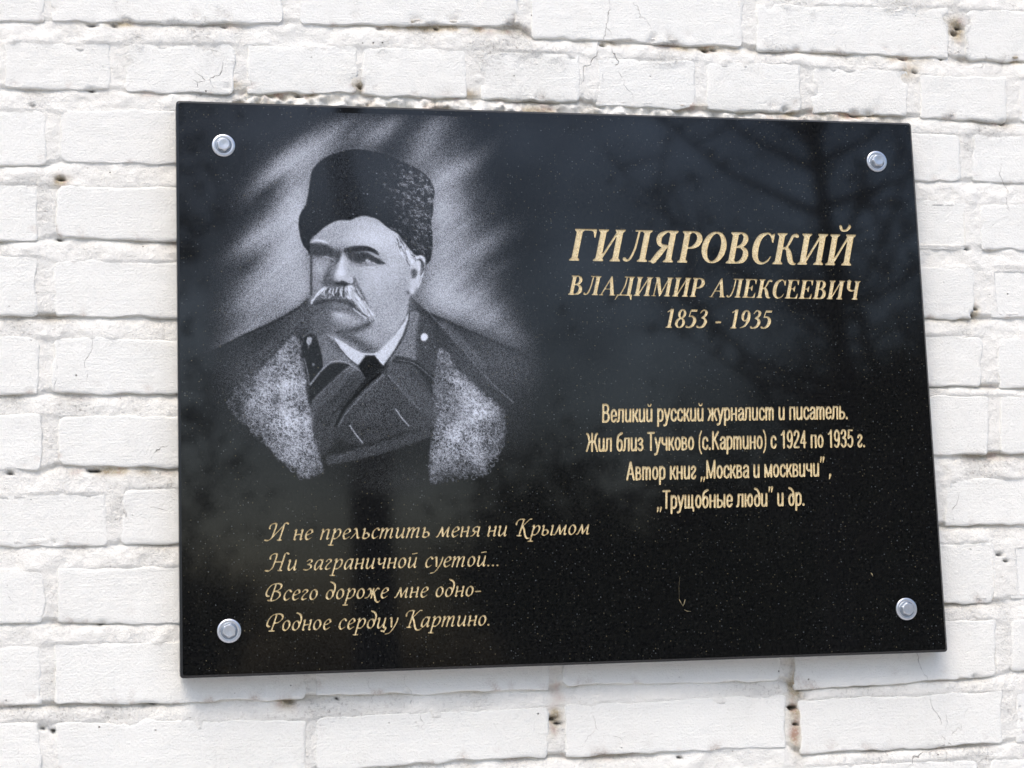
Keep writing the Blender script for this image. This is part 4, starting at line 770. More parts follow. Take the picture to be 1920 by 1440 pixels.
BRICKS = {
    -2: [(-400, -298.5, -346.8, -297.7, -346.8, -240.9, -400, -240.5), (-333.8, -300, -92.4, -297.9, -92.4, -240.6, -333.8, -240.8), (-79.4, -298.4, 161.2, -299.9, 161.2, -241, -79.4, -241.8), (174.2, -300.3, 412.4, -297.9, 412.4, -240.5, 174.2, -243.2), (425.4, -299.3, 667.8, -300, 667.8, -242.6, 425.4, -241.2), (680.8, -300.4, 923.8, -298.7, 923.8, -243.4, 680.8, -241.3), (936.8, -297.9, 1130, -297.6, 1130, -242, 936.8, -240.5)],
    -1: [(-400, -223, -228.9, -221.6, -228.9, -163.9, -400, -164.9), (-215.9, -221.5, 26, -223.3, 26, -164.2, -215.9, -164.7), (39, -223.4, 277.5, -220.9, 277.5, -165.1, 39, -164.3), (290.5, -221.4, 533.5, -220.7, 533.5, -165.3, 290.5, -164.1), (546.5, -220.7, 786, -220.9, 786, -166.2, 546.5, -166.1), (799, -220.6, 1036.8, -222.2, 1036.8, -164.6, 799, -165.6), (1049.8, -222.3, 1130, -222.4, 1130, -164.7, 1049.8, -164.7)],
    0: [(-400, -138.2, -255, -138.2, -256, -84.3, -400, -84.3), (-242, -138.2, -130.2, -143.6, -130, -86.7, -241.3, -84.3), (-124.4, -143.8, 112.3, -155.3, 111.4, -94.4, -124.3, -86.9), (130.2, -156.1, 366.4, -164.5, 364.2, -102.5, 129.2, -95.1), (380.8, -153.1, 620.8, -158.1, 616.8, -88.3, 378.4, -89.9), (637.1, -138.4, 866.1, -144.7, 861.6, -85.8, 634.1, -85.9), (886.9, -143, 1115.8, -149, 1109.9, -86.7, 882.3, -83.5)],
    1: [(-400, -60.2, -284.7, -60.2, -285.7, -11, -400, -11), (-271.7, -60.2, -181.7, -63.1, -181.3, -14, -270.9, -11), (-169.7, -63, -64.8, -66.6, -64.9, -16.7, -169.4, -14.4), (-49.3, -66.6, 61.3, -70.4, 60.7, -16.3, -49.5, -15), (73.4, -69.7, 188.3, -73, 187.1, -20.5, 72.7, -17.9), (193.9, -72, 306.1, -74, 304.4, -19.7, 192.7, -19.5), (321.1, -73.4, 431.1, -74, 428.9, -20.1, 319.4, -19.5), (450.6, -69.9, 561.1, -70.4, 558.3, -15.2, 448.3, -16), (574.6, -69.6, 685, -71.2, 681.5, -15.3, 571.7, -15), (698.6, -68.7, 810, -69.6, 806.1, -14.8, 695.4, -16.4), (827, -63.9, 932, -63.8, 927.7, -12.2, 823.3, -14.1), (947.8, -64.4, 1060.3, -65.8, 1055.3, -11.6, 943.6, -12.7)],
    2: [(-365.7, 13.4, -129.2, 6.7, -129, 64.4, -364.4, 69), (-115.1, 7.3, 126.5, -0.1, 125.5, 56.6, -114.9, 61.3), (140.5, 0, 378.4, 1.8, 377.4, 57.9, 140.5, 56.7), (391.4, 1.9, 631.8, 3.8, 630.8, 59.2, 391.4, 58), (644.8, 3.9, 753.4, 4.7, 752.4, 59.8, 644.8, 59.3), (766.4, 4.8, 870.3, 4.4, 866.1, 59.4, 762.7, 59.9), (884.7, 3.3, 1081.2, 1, 1075.9, 56.6, 880.4, 58.5)],
    3: [(-373.8, 89.1, -135.7, 83.9, -135.4, 142.5, -372.4, 146.1), (-119, 85.7, 125.1, 81, 124, 143.1, -118.9, 137.9), (139.1, 81, 378.1, 80.8, 377.1, 140.6, 139.1, 143), (391.1, 80.8, 631.9, 80.6, 630.9, 138.1, 391.1, 140.5), (644.9, 80.6, 754.6, 80.5, 753.6, 136.8, 644.9, 137.9), (767.6, 80.5, 870.8, 82, 866.6, 136.5, 763.7, 136.7), (888.7, 84.1, 1073.6, 81.8, 1068.6, 134.2, 884.6, 136.2)],
    4: [(-372.1, 159.9, -135.9, 157.8, -135.7, 218.4, -370.8, 218.9), (-119.4, 162.5, 123.7, 159.9, 122.7, 219.6, -119.2, 218.3), (137.7, 159.9, 378.7, 159.1, 377.7, 217.3, 137.7, 219.5), (391.7, 159, 628.2, 158.2, 627.2, 215.1, 391.7, 217.2), (641.2, 158.2, 742.9, 157.8, 741.9, 214.1, 641.2, 215), (755.9, 157.8, 875.2, 157.6, 870.8, 214.4, 752.1, 214), (894, 156.2, 1073.4, 155.2, 1067.8, 214.4, 889.4, 213.7)],
    5: [(-370.3, 238.8, -134.5, 238.9, -134.3, 297.7, -369, 296), (-121.2, 241.5, 122.3, 241.2, 121.4, 297.3, -121, 295.6), (136.3, 241, 372.4, 238.4, 371.4, 294.3, 136.3, 297.1), (385.4, 238.3, 628.1, 235.5, 627.1, 291.2, 385.4, 294.1), (641.1, 235.4, 743.9, 234.2, 742.9, 289.8, 641.1, 291), (756.9, 234.1, 878.1, 234.8, 873.7, 291, 753.1, 289.6), (897.2, 235.9, 1072.3, 236.5, 1066.9, 293.8, 892.7, 292.2)],
    6: [(-368.5, 315.6, -130.7, 317.3, -130.5, 373.8, -367.2, 371.1), (-115.9, 318.5, 121, 320.2, 120.1, 373.5, -115.8, 368.2), (135, 319.8, 373.1, 312.3, 372.1, 369.9, 135, 373.3), (386.1, 311.9, 623.9, 304.4, 622.9, 366.3, 386.1, 369.7), (636.9, 304, 745.6, 300.6, 744.6, 364.6, 636.9, 366.1), (758.6, 300.2, 880.5, 301.7, 875.2, 367.3, 754.1, 364.4), (894.5, 301.7, 1066, 303.4, 1059.8, 368.5, 889.3, 365.7)],
    7: [(-400, 393.5, -307.3, 393.5, -308.3, 444.7, -400, 444.7), (-294.3, 393.5, -68.7, 395.7, -68.8, 448.2, -293.4, 444.7), (-55.3, 391.1, 119.7, 392.9, 118.8, 447.6, -55.5, 446.3), (133.7, 392.9, 377.7, 392.9, 376.7, 446.1, 133.7, 447.5), (390.7, 392.9, 630.4, 393, 629.4, 444.6, 390.7, 446), (643.4, 393, 809.9, 393, 808.9, 443.6, 643.4, 444.5), (822.9, 393, 1044.3, 393.4, 1039.5, 444.4, 819.1, 443.5), (1057.3, 393.4, 1110, 393.4, 1109, 444.4, 1057.3, 444.4)],
    8: [(-365, 466.4, -129.1, 469.7, -128.9, 521.2, -363.8, 516.5), (-116, 467.4, 118.4, 472.2, 117.4, 529.4, -115.9, 521.6), (132.4, 472, 375.1, 468.9, 374.1, 528.5, 132.4, 529.4), (388.1, 468.7, 627.9, 465.7, 626.9, 527.7, 388.1, 528.5), (640.9, 465.5, 721.9, 464.5, 720.9, 527.3, 640.9, 527.6), (734.9, 464.3, 875.9, 461.9, 870.5, 528.1, 730.6, 527.3), (893.4, 464, 1057.2, 464.9, 1051.3, 525.9, 888.4, 524)],
    9: [(-363.4, 536.4, -131.8, 542.6, -131.6, 600.6, -362.1, 592.3), (-117.8, 541.5, 123.5, 545.3, 122.5, 602.9, -117.7, 600.1), (133, 545.6, 373.3, 547.6, 371.1, 602.5, 132, 601.2), (388.4, 548, 624.9, 546.8, 621.5, 602.7, 386.4, 599.8), (639.2, 545.5, 869.8, 545.3, 864.8, 606.7, 635.1, 613.1), (887.3, 545.8, 1068.7, 548, 1063.4, 603.1, 882.7, 601.6)],
    10: [(-361.7, 607.1, -131.6, 614.7, -131.4, 671.9, -360.4, 663.3), (-118.1, 616.2, 123.7, 623.8, 122.7, 678, -118, 672.6), (132.7, 622, 370.5, 619.6, 368.5, 669.6, 131.7, 672.7), (387.3, 619.2, 625.4, 616, 622.1, 670.8, 385.2, 671.4), (640.4, 623.2, 871, 622.7, 866.6, 677.8, 636.9, 679.1), (887.2, 623.3, 1074.1, 626.6, 1068.6, 681.7, 882.7, 677.3)],
    11: [(-400, 690.7, -176.5, 692.3, -176.5, 746.6, -400, 747.1), (-163.5, 692.3, 75.7, 691, 75.7, 746.6, -163.5, 749.1), (88.7, 693.4, 327.3, 693.2, 327.3, 747.6, 88.7, 747.9), (340.3, 692.4, 580.4, 692.3, 580.4, 748.2, 340.3, 748.4), (593.4, 692, 836.9, 691.8, 836.9, 748.7, 593.4, 747.2), (849.9, 693.4, 1088.3, 692.1, 1088.3, 748.1, 849.9, 746.5)],
    12: [(-400, 764.2, -310.7, 762.6, -310.7, 822.3, -400, 822.4), (-297.7, 764.4, -61.2, 763.9, -61.2, 822.5, -297.7, 821.6), (-48.2, 764.7, 193.5, 762.6, 193.5, 820.7, -48.2, 822.5), (206.5, 763.3, 450.2, 763.9, 450.2, 822.3, 206.5, 821.5), (463.2, 763.4, 702.1, 763.6, 702.1, 822.3, 463.2, 821.4), (715.1, 764.8, 954.1, 762.6, 954.1, 822.2, 715.1, 822.7), (967.1, 763.2, 1130, 764.9, 1130, 821.2, 967.1, 821.1)],
}
# ---------------------------------------------------------------- the wall
WX0, WX1, WY0, WY1 = -.40, 1.13, -.30, .82
class Field:                                       # smooth random field over the wall, sampled in sheet metres
    def __init__(s, seed, sig_mm, px=.001):
        r = np.random.RandomState(seed); s.px = px
        w, h = int((WX1 - WX0 + .1) / px), int((WY1 - WY0 + .1) / px)
        sg = sig_mm if isinstance(sig_mm, tuple) else (sig_mm, sig_mm)
        f = gauss(r.rand(h, w) - .5, (sg[0] * .001 / px, sg[1] * .001 / px)); s.f = f / f.std()
    def __call__(s, x, y):
        u = np.clip((x - WX0 + .05) / s.px, 0, s.f.shape[1] - 1.01); v = np.clip((y - WY0 + .05) / s.px, 0, s.f.shape[0] - 1.01)
        i, j = u.astype(int), v.astype(int); a, b = u - i, v - j; f = s.f
        return (f[j, i] * (1 - a) + f[j, i + 1] * a) * (1 - b) + (f[j + 1, i] * (1 - a) + f[j + 1, i + 1] * a) * b
n2, n4, n9, n25, n70 = Field(1, 1.6), Field(2, 4), Field(3, 9), Field(4, 25, .002), Field(5, 70, .002)
e3, e8 = Field(6, (5, 2.5)), Field(7, 8)
e3b, e8b = Field(8, (2.5, 4)), Field(9, 9)
nlong = Field(10, (30, 4), .002)
FACE = .024                                        # depth of the brick faces behind the polished face
PITS = [(un(x, y, FACE + .006), r * .00056, d * .001) for x, y, r, d in ((1127, 87, 3.5, 14), (1320, 96, 6, 10), (1336, 95, 4, 12), (818, 55, 4, 9), (713, 55, 4, 8), (175, 50, 6, 6), (215, 51, 6, 6), (420, 52, 4, 6), (677, 166, 4, 12), (560, 183, 5, 12),
    (427, 166, 4.5, 9), (172, 172, 5, 8), (183, 155, 3, 8), (1470, 208, 6, 14), (1600, 217, 9, 9), (1625, 216, 8, 9), (1787, 66, 5, 16), (1795, 55, 7, 9), (1762, 113, 4, 10), (1690, 112, 6, 9), (1712, 138, 4, 10), (1877, 232, 6, 12), (1792, 212, 3, 9), (1810, 469, 4, 14),
    (1821, 592, 4, 16), (1826, 580, 4, 10), (112, 450, 4, 9), (170, 884, 5, 12), (182, 883, 5, 10), (20, 888, 5, 8), (60, 201, 4, 5), (114, 338, 6, 9), (80, 1364, 4, 16), (101, 1371, 4, 16), (190, 1169, 5, 8), (270, 1322, 4, 6), (285, 1320, 4, 6), (102, 1016, 3, 8),
    (1034, 1347, 6, 16), (1044, 1356, 6, 9), (1487, 1326, 6, 16), (1490, 1358, 4, 12), (545, 1316, 6, 8), (765, 1296, 4, 8), (1272, 1421, 3, 8), (1826, 1267, 4, 8), (1909, 1328, 3, 8), (1870, 1040, 5, 8), (1882, 1052, 4, 9), (632, 1310, 3, 6))]
BARE = [(un(x, y, FACE + .006), rx * .001, ry * .001, v) for x, y, rx, ry, v in ((200, 46, 30, 4, .9), (415, 50, 16, 4, .7), (800, 52, 95, 5, 1.0), (1330, 92, 55, 5, .8), (1130, 83, 24, 4, .7), (1700, 112, 40, 5, .7), (1560, 100, 60, 4, .45), (1790, 58, 10, 12, .9),
    (1600, 216, 50, 6, 1.0), (1470, 212, 16, 8, .8), (850, 180, 40, 6, .8), (540, 180, 45, 5, .8), (690, 165, 16, 8, .7), (425, 165, 14, 8, .7), (1290, 205, 40, 5, .7), (1180, 198, 25, 4, .5), (115, 342, 9, 7, .8), (240, 882, 60, 5, .7), (1900, 115, 30, 5, .6), (1786, 1350, 1, 1, 0),
    (1487, 1290, 9, 24, .8), (1490, 1360, 9, 26, .9), (1042, 1300, 7, 18, .6), (1040, 1350, 8, 14, .8), (540, 1317, 12, 8, .7), (1110, 1410, 18, 6, .6), (1650, 212, 20, 6, .8), (1705, 135, 12, 10, .7), (300, 178, 40, 4, .35), (1875, 232, 12, 6, .7), (1825, 585, 5, 12, .6))]
xs_row = {}
for k, L in BRICKS.items():
    q = np.array(L) / 1000
    xs_row[k] = (q[:, [0, 2]].ravel(), q[:, [1, 3]].ravel(), q[:, [7, 5]].ravel())
def row_top(k, x): return np.interp(x, xs_row[k][0], xs_row[k][1])
def row_bot(k, x): return np.interp(x, xs_row[k][0], xs_row[k][2])
wall = empty('brick_wall', W(.35, .25, FACE), 'white painted brick wall with uneven courses behind the black plaque', 'brick wall')
def build_mortar():
    st = .0022; nx, ny = int((WX1 - WX0) / st) + 1, int((WY1 - WY0) / st) + 1
    X, Y = np.meshgrid(np.linspace(WX0, WX1, nx), np.linspace(WY0, WY1, ny))
    depth = np.full(X.shape, .0012); bare = np.zeros(X.shape); inrow = np.zeros(X.shape, bool)
    rows = sorted(BRICKS)
    for k in rows: inrow |= (Y >= row_top(k, X)) & (Y <= row_bot(k, X))
    for a, b in zip(rows, rows[1:]):
        yb, yt = row_bot(a, X), row_top(b, X); g = (Y > yb - .003) & (Y < yt + .001)
        t = np.clip((Y - yb) / np.maximum(yt - yb, .003), 0, 1)
        und = np.clip(.60 + .42 * n70(X, Y * 0 + yb.mean()) + .30 * n25(X, Y) , .05, 1.5)       # how deep the joint is raked under the upper brick
        d = .0005 + .0050 * und * (1 - t) ** 3.8 + .0010 * (1 - t) + .0005 * n9(X, Y)
        depth = np.where(g, d, depth)
        bv = np.clip(1.0 - t * 2.6, 0, 1) * np.clip(und * 1.1 - .62 + .28 * n9(X, Y), 0, 1)
        bare = np.where(g, np.maximum(bare, .75 * bv), bare)
    depth = depth + .00030 * n2(X, Y) + .00042 * n4(X, Y) * np.where(inrow, .4, 1) + .0004 * n9(X, Y) * np.where(inrow, .4, 1) + np.where(inrow, .0006, 0) * n25(X, Y)
    for k in rows:
        for q in BRICKS[k]:
            depth += np.where((X > q[0] / 1000 + .006) & (X < q[2] / 1000 - .006) & (Y > max(q[1], q[3]) / 1000 + .006) & (Y < min(q[5], q[7]) / 1000 - .006), .005, 0)
    # crumbs and drips of mortar
    depth -= .0014 * np.clip(n4(X, Y) - 1.9, 0, 1.0)
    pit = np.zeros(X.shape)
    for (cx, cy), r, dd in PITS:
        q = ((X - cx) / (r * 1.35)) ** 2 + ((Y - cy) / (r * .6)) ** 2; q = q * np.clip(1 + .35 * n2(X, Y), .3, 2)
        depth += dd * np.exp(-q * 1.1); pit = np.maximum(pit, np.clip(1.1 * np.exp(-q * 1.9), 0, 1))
    for (cx, cy), rx, ry, v in BARE:
        q = ((X - cx) / rx) ** 2 + ((Y - cy) / ry) ** 2
        bare = np.maximum(bare, np.clip(v * 1.5 * np.exp(-q) * np.clip(.75 + .35 * n4(X, Y), 0, 1.4), 0, 1))
    ledge = np.exp(-((Y + .006 - .010 * X) / .011) ** 2) * ((X > .06) & (X < .80))       # crumbling joint just above the plaque
    lump = np.clip(.5 + .5 * n9(X, Y) + .35 * n4(X, Y), 0, 1.6); depth += ledge * (.0030 * n4(X, Y) + .0022 * n2(X, Y) - .0010 * lump)
    bare = np.maximum(bare, np.clip(ledge * (.62 * n9(X, Y) + .45 * n25(X, Y) + .25 * n2(X, Y) + .02), 0, .9))
    F = grid_faces(nx, ny); c = F[:, 0]; cx, cy = X.ravel()[c], Y.ravel()[c]
    keep = ~((cx > .03) & (cx < .77) & (cy > .03) & (cy < .55)); F = F[keep]
    V = np.stack([X, FACE + depth, TOP - Y], -1).reshape(-1, 3)
    used = np.zeros(len(V), bool); used[F.ravel()] = True; idx = np.cumsum(used) - 1
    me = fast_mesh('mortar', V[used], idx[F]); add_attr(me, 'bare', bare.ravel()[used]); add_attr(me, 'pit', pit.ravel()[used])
    add_attr(me, 'worn', np.clip(np.where(inrow, .08, .26) + .26 * n9(X, Y) + .28 * n25(X, Y), 0, 1).ravel()[used])
    link('mortar', me, M_MORTAR, None).parent = wall
    bpy.data.objects['mortar'].matrix_parent_inverse = wall.matrix_basis.inverted()
rs = np.random.RandomState(77)
def build_brick(q, hidden=False):
    q = np.array(q) / 1000; p00, p10, p11, p01 = q[0:2], q[2:4], q[4:6], q[6:8]
    L, H = np.linalg.norm(p10 - p00), np.linalg.norm(p01 - p00)
    st = .006 if hidden else .0027
    def ticks(n):
        e = [0, .0004, .0011, .0021, .0034, .005]
        m = list(np.linspace(.0075, n - .0075, max(int((n - .015) / st), 2))); return np.array(e + m + [n - x for x in e[::-1]])
    U, Vv = np.meshgrid(ticks(L), ticks(H)); rad = .0035 + .006 * rs.rand() ** 2
    # inside distance in a rounded rectangle
    qx = np.abs(U - L / 2) - (L / 2 - rad); qy = np.abs(Vv - H / 2) - (H / 2 - rad)
    outx, outy = np.maximum(qx, 0), np.maximum(qy, 0); rr = np.hypot(outx, outy)
    sdf = rad - rr - np.where((qx < 0) & (qy < 0), np.minimum(np.maximum(qx, qy), 0), np.minimum(np.maximum(qx, qy), 0))
    pull = np.where(rr > rad, rad / np.maximum(rr, 1e-9), 1.0)
    U2 = np.where((qx > 0) & (qy > 0), L / 2 + np.sign(U - L / 2) * (L / 2 - rad + outx * pull), U)
    V2 = np.where((qx > 0) & (qy > 0), H / 2 + np.sign(Vv - H / 2) * (H / 2 - rad + outy * pull), Vv)
    d = np.maximum(sdf, 0); u, v = U2 / L, V2 / H
    X = (p00[0] * (1 - u) + p10[0] * u) * (1 - v) + (p01[0] * (1 - u) + p11[0] * u) * v
    Y = (p00[1] * (1 - u) + p10[1] * u) * (1 - v) + (p01[1] * (1 - u) + p11[1] * u) * v
    X0, Y0 = X.copy(), Y.copy(); near = np.exp(-d / .006)
    X = X + near * (.0007 * e3b(X0, Y0) + .0007 * e8b(X0, Y0)); Y = Y + near * (.0006 * e3(X0, Y0) + .0007 * e8(X0, Y0))
    A = np.clip(.0011 + .0006 * n25(X0, Y0) + .0005 * n9(X0, Y0), .0003, .004); lam = np.clip(.0008 + .0005 * e8(X0, Y0), .0004, .0026)
    up = np.clip(.55 - Y0 * 9, .35, 1.6)                  # the upper courses are the most weathered
    depth = A * np.exp(-d / lam) + .0026 * near * np.clip(n4(X0, Y0) + .5 * n25(X0, Y0) - 1.25 + .25 * up, 0, 1.3) * up
    depth += .00022 * n25(X0, Y0) + .00010 * n9(X0, Y0) + .00010 * n4(X0, Y0) + .00007 * n2(X0, Y0)
    depth += .0005 * abs(rs.randn()) + .0004 * rs.randn() * (U / L - .5) + .0004 * rs.randn() * (Vv / H - .5)
    bare = np.clip(near * (n4(X0, Y0) - .9) * 1.2, 0, 1) * (V2 > H * .75) * .6
    for (cx, cy), r, dd in PITS:
        if abs(cx - X0.mean()) < L and abs(cy - Y0.mean()) < H:
            g = np.exp(-(((X0 - cx) / r) ** 2 + ((Y0 - cy) / r) ** 2)); depth += .8 * dd * g * near
    depth[0, :] = depth[-1, :] = .016; depth[:, 0] = depth[:, -1] = .016
    me = fast_mesh('brick', np.stack([X, FACE + depth, TOP - Y], -1).reshape(-1, 3), grid_faces(X.shape[1], X.shape[0]))
    add_attr(me, 'bare', bare); add_attr(me, 'worn', np.clip((near * 1.2 + .25) * np.clip(.35 * n9(X0, Y0) + .55 * n25(X0, Y0) + .25 * n4(X0, Y0) - .25, 0, 1) * up, 0, 1))
    o = link('brick', me, M_BRICK, wall); o.matrix_parent_inverse = wall.matrix_basis.inverted()
build_mortar()
for k in sorted(BRICKS):
    for q in BRICKS[k]:
        hid = q[0] > 20 and q[2] < 780 and q[1] > 30 and q[5] < 560
        build_brick(q, hid)
def box(bm, x0, x1, y0, y1, z0, z1):
    v = [bm.verts.new(p) for p in ((x0, y0, z0), (x1, y0, z0), (x1, y1, z0), (x0, y1, z0), (x0, y0, z1), (x1, y0, z1), (x1, y1, z1), (x0, y1, z1))]
    for f in ((3, 2, 1, 0), (4, 5, 6, 7), (0, 1, 5, 4), (1, 2, 6, 5), (2, 3, 7, 6), (3, 0, 4, 7)): bm.faces.new([v[i] for i in f])
def bm_obj(name, bm, m, parent=None, smooth=False):
    me = bpy.data.meshes.new(name); bm.to_mesh(me); bm.free()
    if smooth: me.shade_smooth()
    o = link(name, me, m, parent)
    if parent is not None: o.matrix_parent_inverse = parent.matrix_basis.inverted()
    return o
bm = bmesh.new()                                    # the masonry round the part seen, as a plain body
for x0, x1, z0, z1 in ((-2.2, 3.2, 0, TOP - WY1 + .004), (-2.2, 3.2, TOP - WY0 - .004, 3.4), (-2.2, WX0 + .004, TOP - WY1 + .004, TOP - WY0 - .004), (WX1 - .004, 3.2, TOP - WY1 + .004, TOP - WY0 - .004)):
    box(bm, x0, x1, FACE + .007, .30, z0, z1)
box(bm, WX0, WX1, .075, .30, TOP - WY1, TOP - WY0)
bm_obj('wall_core', bm, M_BRICK, wall)

# ---------------------------------------------------------------- the plaque
PWd, PHt, TH = .800, .5789, .020
plaque = empty('memorial_plaque', W(PWd / 2, PHt, TH), 'black polished granite plaque with etched portrait and gold inscription', 'plaque')
def under(o, p=None):
    p = p or plaque; o.parent = p; o.matrix_parent_inverse = p.matrix_basis.inverted(); return o
def rrect(x0, y0, x1, y1, r, n=5):
    pts = []
    for cx, cy, a0 in ((x1 - r, y0 + r, -90), (x1 - r, y1 - r, 0), (x0 + r, y1 - r, 90), (x0 + r, y0 + r, 180)):
        pts += [(cx + r * math.cos(R(a0 + 90 * k / n)), cy + r * math.sin(R(a0 + 90 * k / n))) for k in range(n + 1)]
    return np.array(pts)
outer, face_edge = rrect(0, 0, PWd, PHt, .0034), rrect(.0024, .0024, PWd - .0024, PHt - .0024, .0022)
PR = (.020, .008, .388, .4225)                      # the sheet of stone that carries the portrait
letters = []
for font, text, a, b, cap in LINES:
    a3, b3 = un(*a), un(*b); items = []; x = 0
    ca = a3 - un(a[0], a[1] - cap); cb = b3 - un(b[0], b[1] - cap); capm = (abs(ca[1]) + abs(cb[1])) / 2
    for ch in text:
        adv, loops = glyph(font, ch)
        if loops: items.append((x, loops))
        x += adv
    mn = min(q[:, 0].min() + ox for ox, ls in items for q in ls); mx = max(q[:, 0].max() + ox for ox, ls in items for q in ls)
    dr = (b3 - a3) / (mx - mn); upv = np.array([dr[1], -dr[0]]); upv = upv / np.hypot(*upv) * capm
    for ox, ls in items: letters.append([a3 + dr * (q[:, :1] + ox - mn) + upv * q[:, 1:] for q in ls])
def inside(loops, P):
    ins = np.zeros(len(P), bool)
    for q in loops:
        x0, y0 = q[:, 0], q[:, 1]; x1, y1 = np.roll(x0, -1), np.roll(y0, -1)
        c = (y0[None] > P[:, 1:]) != (y1[None] > P[:, 1:])
        with np.errstate(divide='ignore', invalid='ignore'): xi = (x1 - x0) * (P[:, 1:] - y0) / (y1 - y0) + x0
        ins ^= (np.count_nonzero(c & (P[:, :1] < xi), axis=1) % 2).astype(bool)
    return ins
def cdt(loops):
    vs, es = [], []
    for q in loops:
        s = len(vs); vs += [Vector((float(p[0]), float(p[1]))) for p in q]; es += [(s + i, s + (i + 1) % len(q)) for i in range(len(q))]
    r = geometry.delaunay_2d_cdt(vs, es, [], 0, 1e-7)
    return np.array([(v.x, v.y) for v in r[0]]), np.array([f for f in r[2] if len(f) == 3])
# letters: cut 0.8 mm into the stone
for n, loops in enumerate(letters):
    V2, F = cdt(loops); cen = V2[F].mean(1); F = F[inside(loops, cen)]; dep = .00075 + .00002 * (n % 3)
    p = V2[F]; cr_ = (p[:, 1, 0] - p[:, 0, 0]) * (p[:, 2, 1] - p[:, 0, 1]) - (p[:, 1, 1] - p[:, 0, 1]) * (p[:, 2, 0] - p[:, 0, 0])
    F[cr_ > 0] = F[cr_ > 0][:, ::-1]                 # sheet y runs down, so negative turn faces the camera
    verts = [W(x, y, dep) for x, y in V2]; faces = [tuple(int(i) for i in f) for f in F[:, ::-1]]
    for q in loops:
        s = len(verts); m = len(q)
        verts += [W(x, y, 0) for x, y in q] + [W(x, y, dep) for x, y in q]
        faces += [(s + i, s + (i + 1) % m, s + m + (i + 1) % m, s + m + i) for i in range(m)]
    me = bpy.data.meshes.new('letter'); me.from_pydata(verts, [], faces); me.update()
    under(link('letter', me, M_GOLD))
# front face of the slab with the letters cut out of it
prl = np.array([(PR[0], PR[1]), (PR[2], PR[1]), (PR[2], PR[3]), (PR[0], PR[3])])
allv = [face_edge, prl] + [q for ls in letters for q in ls]
V2, F = cdt(allv); cen = V2[F].mean(1)
drop = (cen[:, 0] > PR[0]) & (cen[:, 0] < PR[2]) & (cen[:, 1] > PR[1]) & (cen[:, 1] < PR[3])
for loops in letters:
    lo, hi = np.vstack(loops).min(0), np.vstack(loops).max(0)
    near = np.where(((cen >= lo) & (cen <= hi)).all(1))[0]
    if len(near): drop[near] |= inside(loops, cen[near])
F = F[~drop]
verts = [W(x, y, 0) for x, y in V2]; faces = [tuple(int(i) for i in f) for f in F]
p = V2[F[0]]
s = len(verts); m = len(outer)
verts += [W(x, y, 0) for x, y in face_edge] + [W(x, y, .0020) for x, y in outer] + [W(x, y, TH) for x, y in outer]
for i in range(m):
    j = (i + 1) % m
    faces += [(s + i, s + j, s + m + j, s + m + i), (s + m + i, s + m + j, s + 2 * m + j, s + 2 * m + i)]
faces.append(tuple(range(s + 2 * m, s + 3 * m)))
me = bpy.data.meshes.new('slab'); me.from_pydata(verts, [], faces); me.update()
bm = bmesh.new(); bm.from_mesh(me)
for f in bm.faces:                                   # face outward
    c = f.calc_center_median(); nn = f.normal
    if abs(nn.y) > .9: want = -1 if c.y < TH / 2 else 1; bad = nn.y * want < 0
    else: o = c - Vector((PWd / 2, TH, TOP - PHt / 2)); bad = nn.x * o.x / PWd + nn.z * o.z / PHt < 0
    if bad: f.normal_flip()
me.materials.append(M_STONE); me.materials.append(M_EDGE)
for f in bm.faces:
    if abs(f.normal.y) < .9: f.material_index = 1
bm.to_mesh(me); bm.free()
under(link('slab', me))
# the etched portrait
D = portrait_map()
nx, ny = int((PR[2] - PR[0]) / .00070) + 1, int((PR[3] - PR[1]) / .00070) + 1
X, Y = np.meshgrid(np.linspace(PR[0], PR[2], nx), np.linspace(PR[1], PR[3], ny)); px, py = to_px(X, Y)
u, v = np.clip(px - PX0, 0, PW - 1.01), np.clip(py - PY0, 0, PH - 1.01); i, j = u.astype(int), v.astype(int); a, b = u - i, v - j
E_ = (D[j, i] * (1 - a) + D[j, i + 1] * a) * (1 - b) + (D[j + 1, i] * (1 - a) + D[j + 1, i + 1] * a) * b
me = fast_mesh('etched_portrait', np.stack([X, np.zeros_like(X), TOP - Y], -1).reshape(-1, 3), grid_faces(nx, ny), False); add_attr(me, 'etch', E_)
o = under(link('etched_portrait', me, M_ETCH)); o['label'] = 'white etched bust of a man in a fur hat and fur lapels'
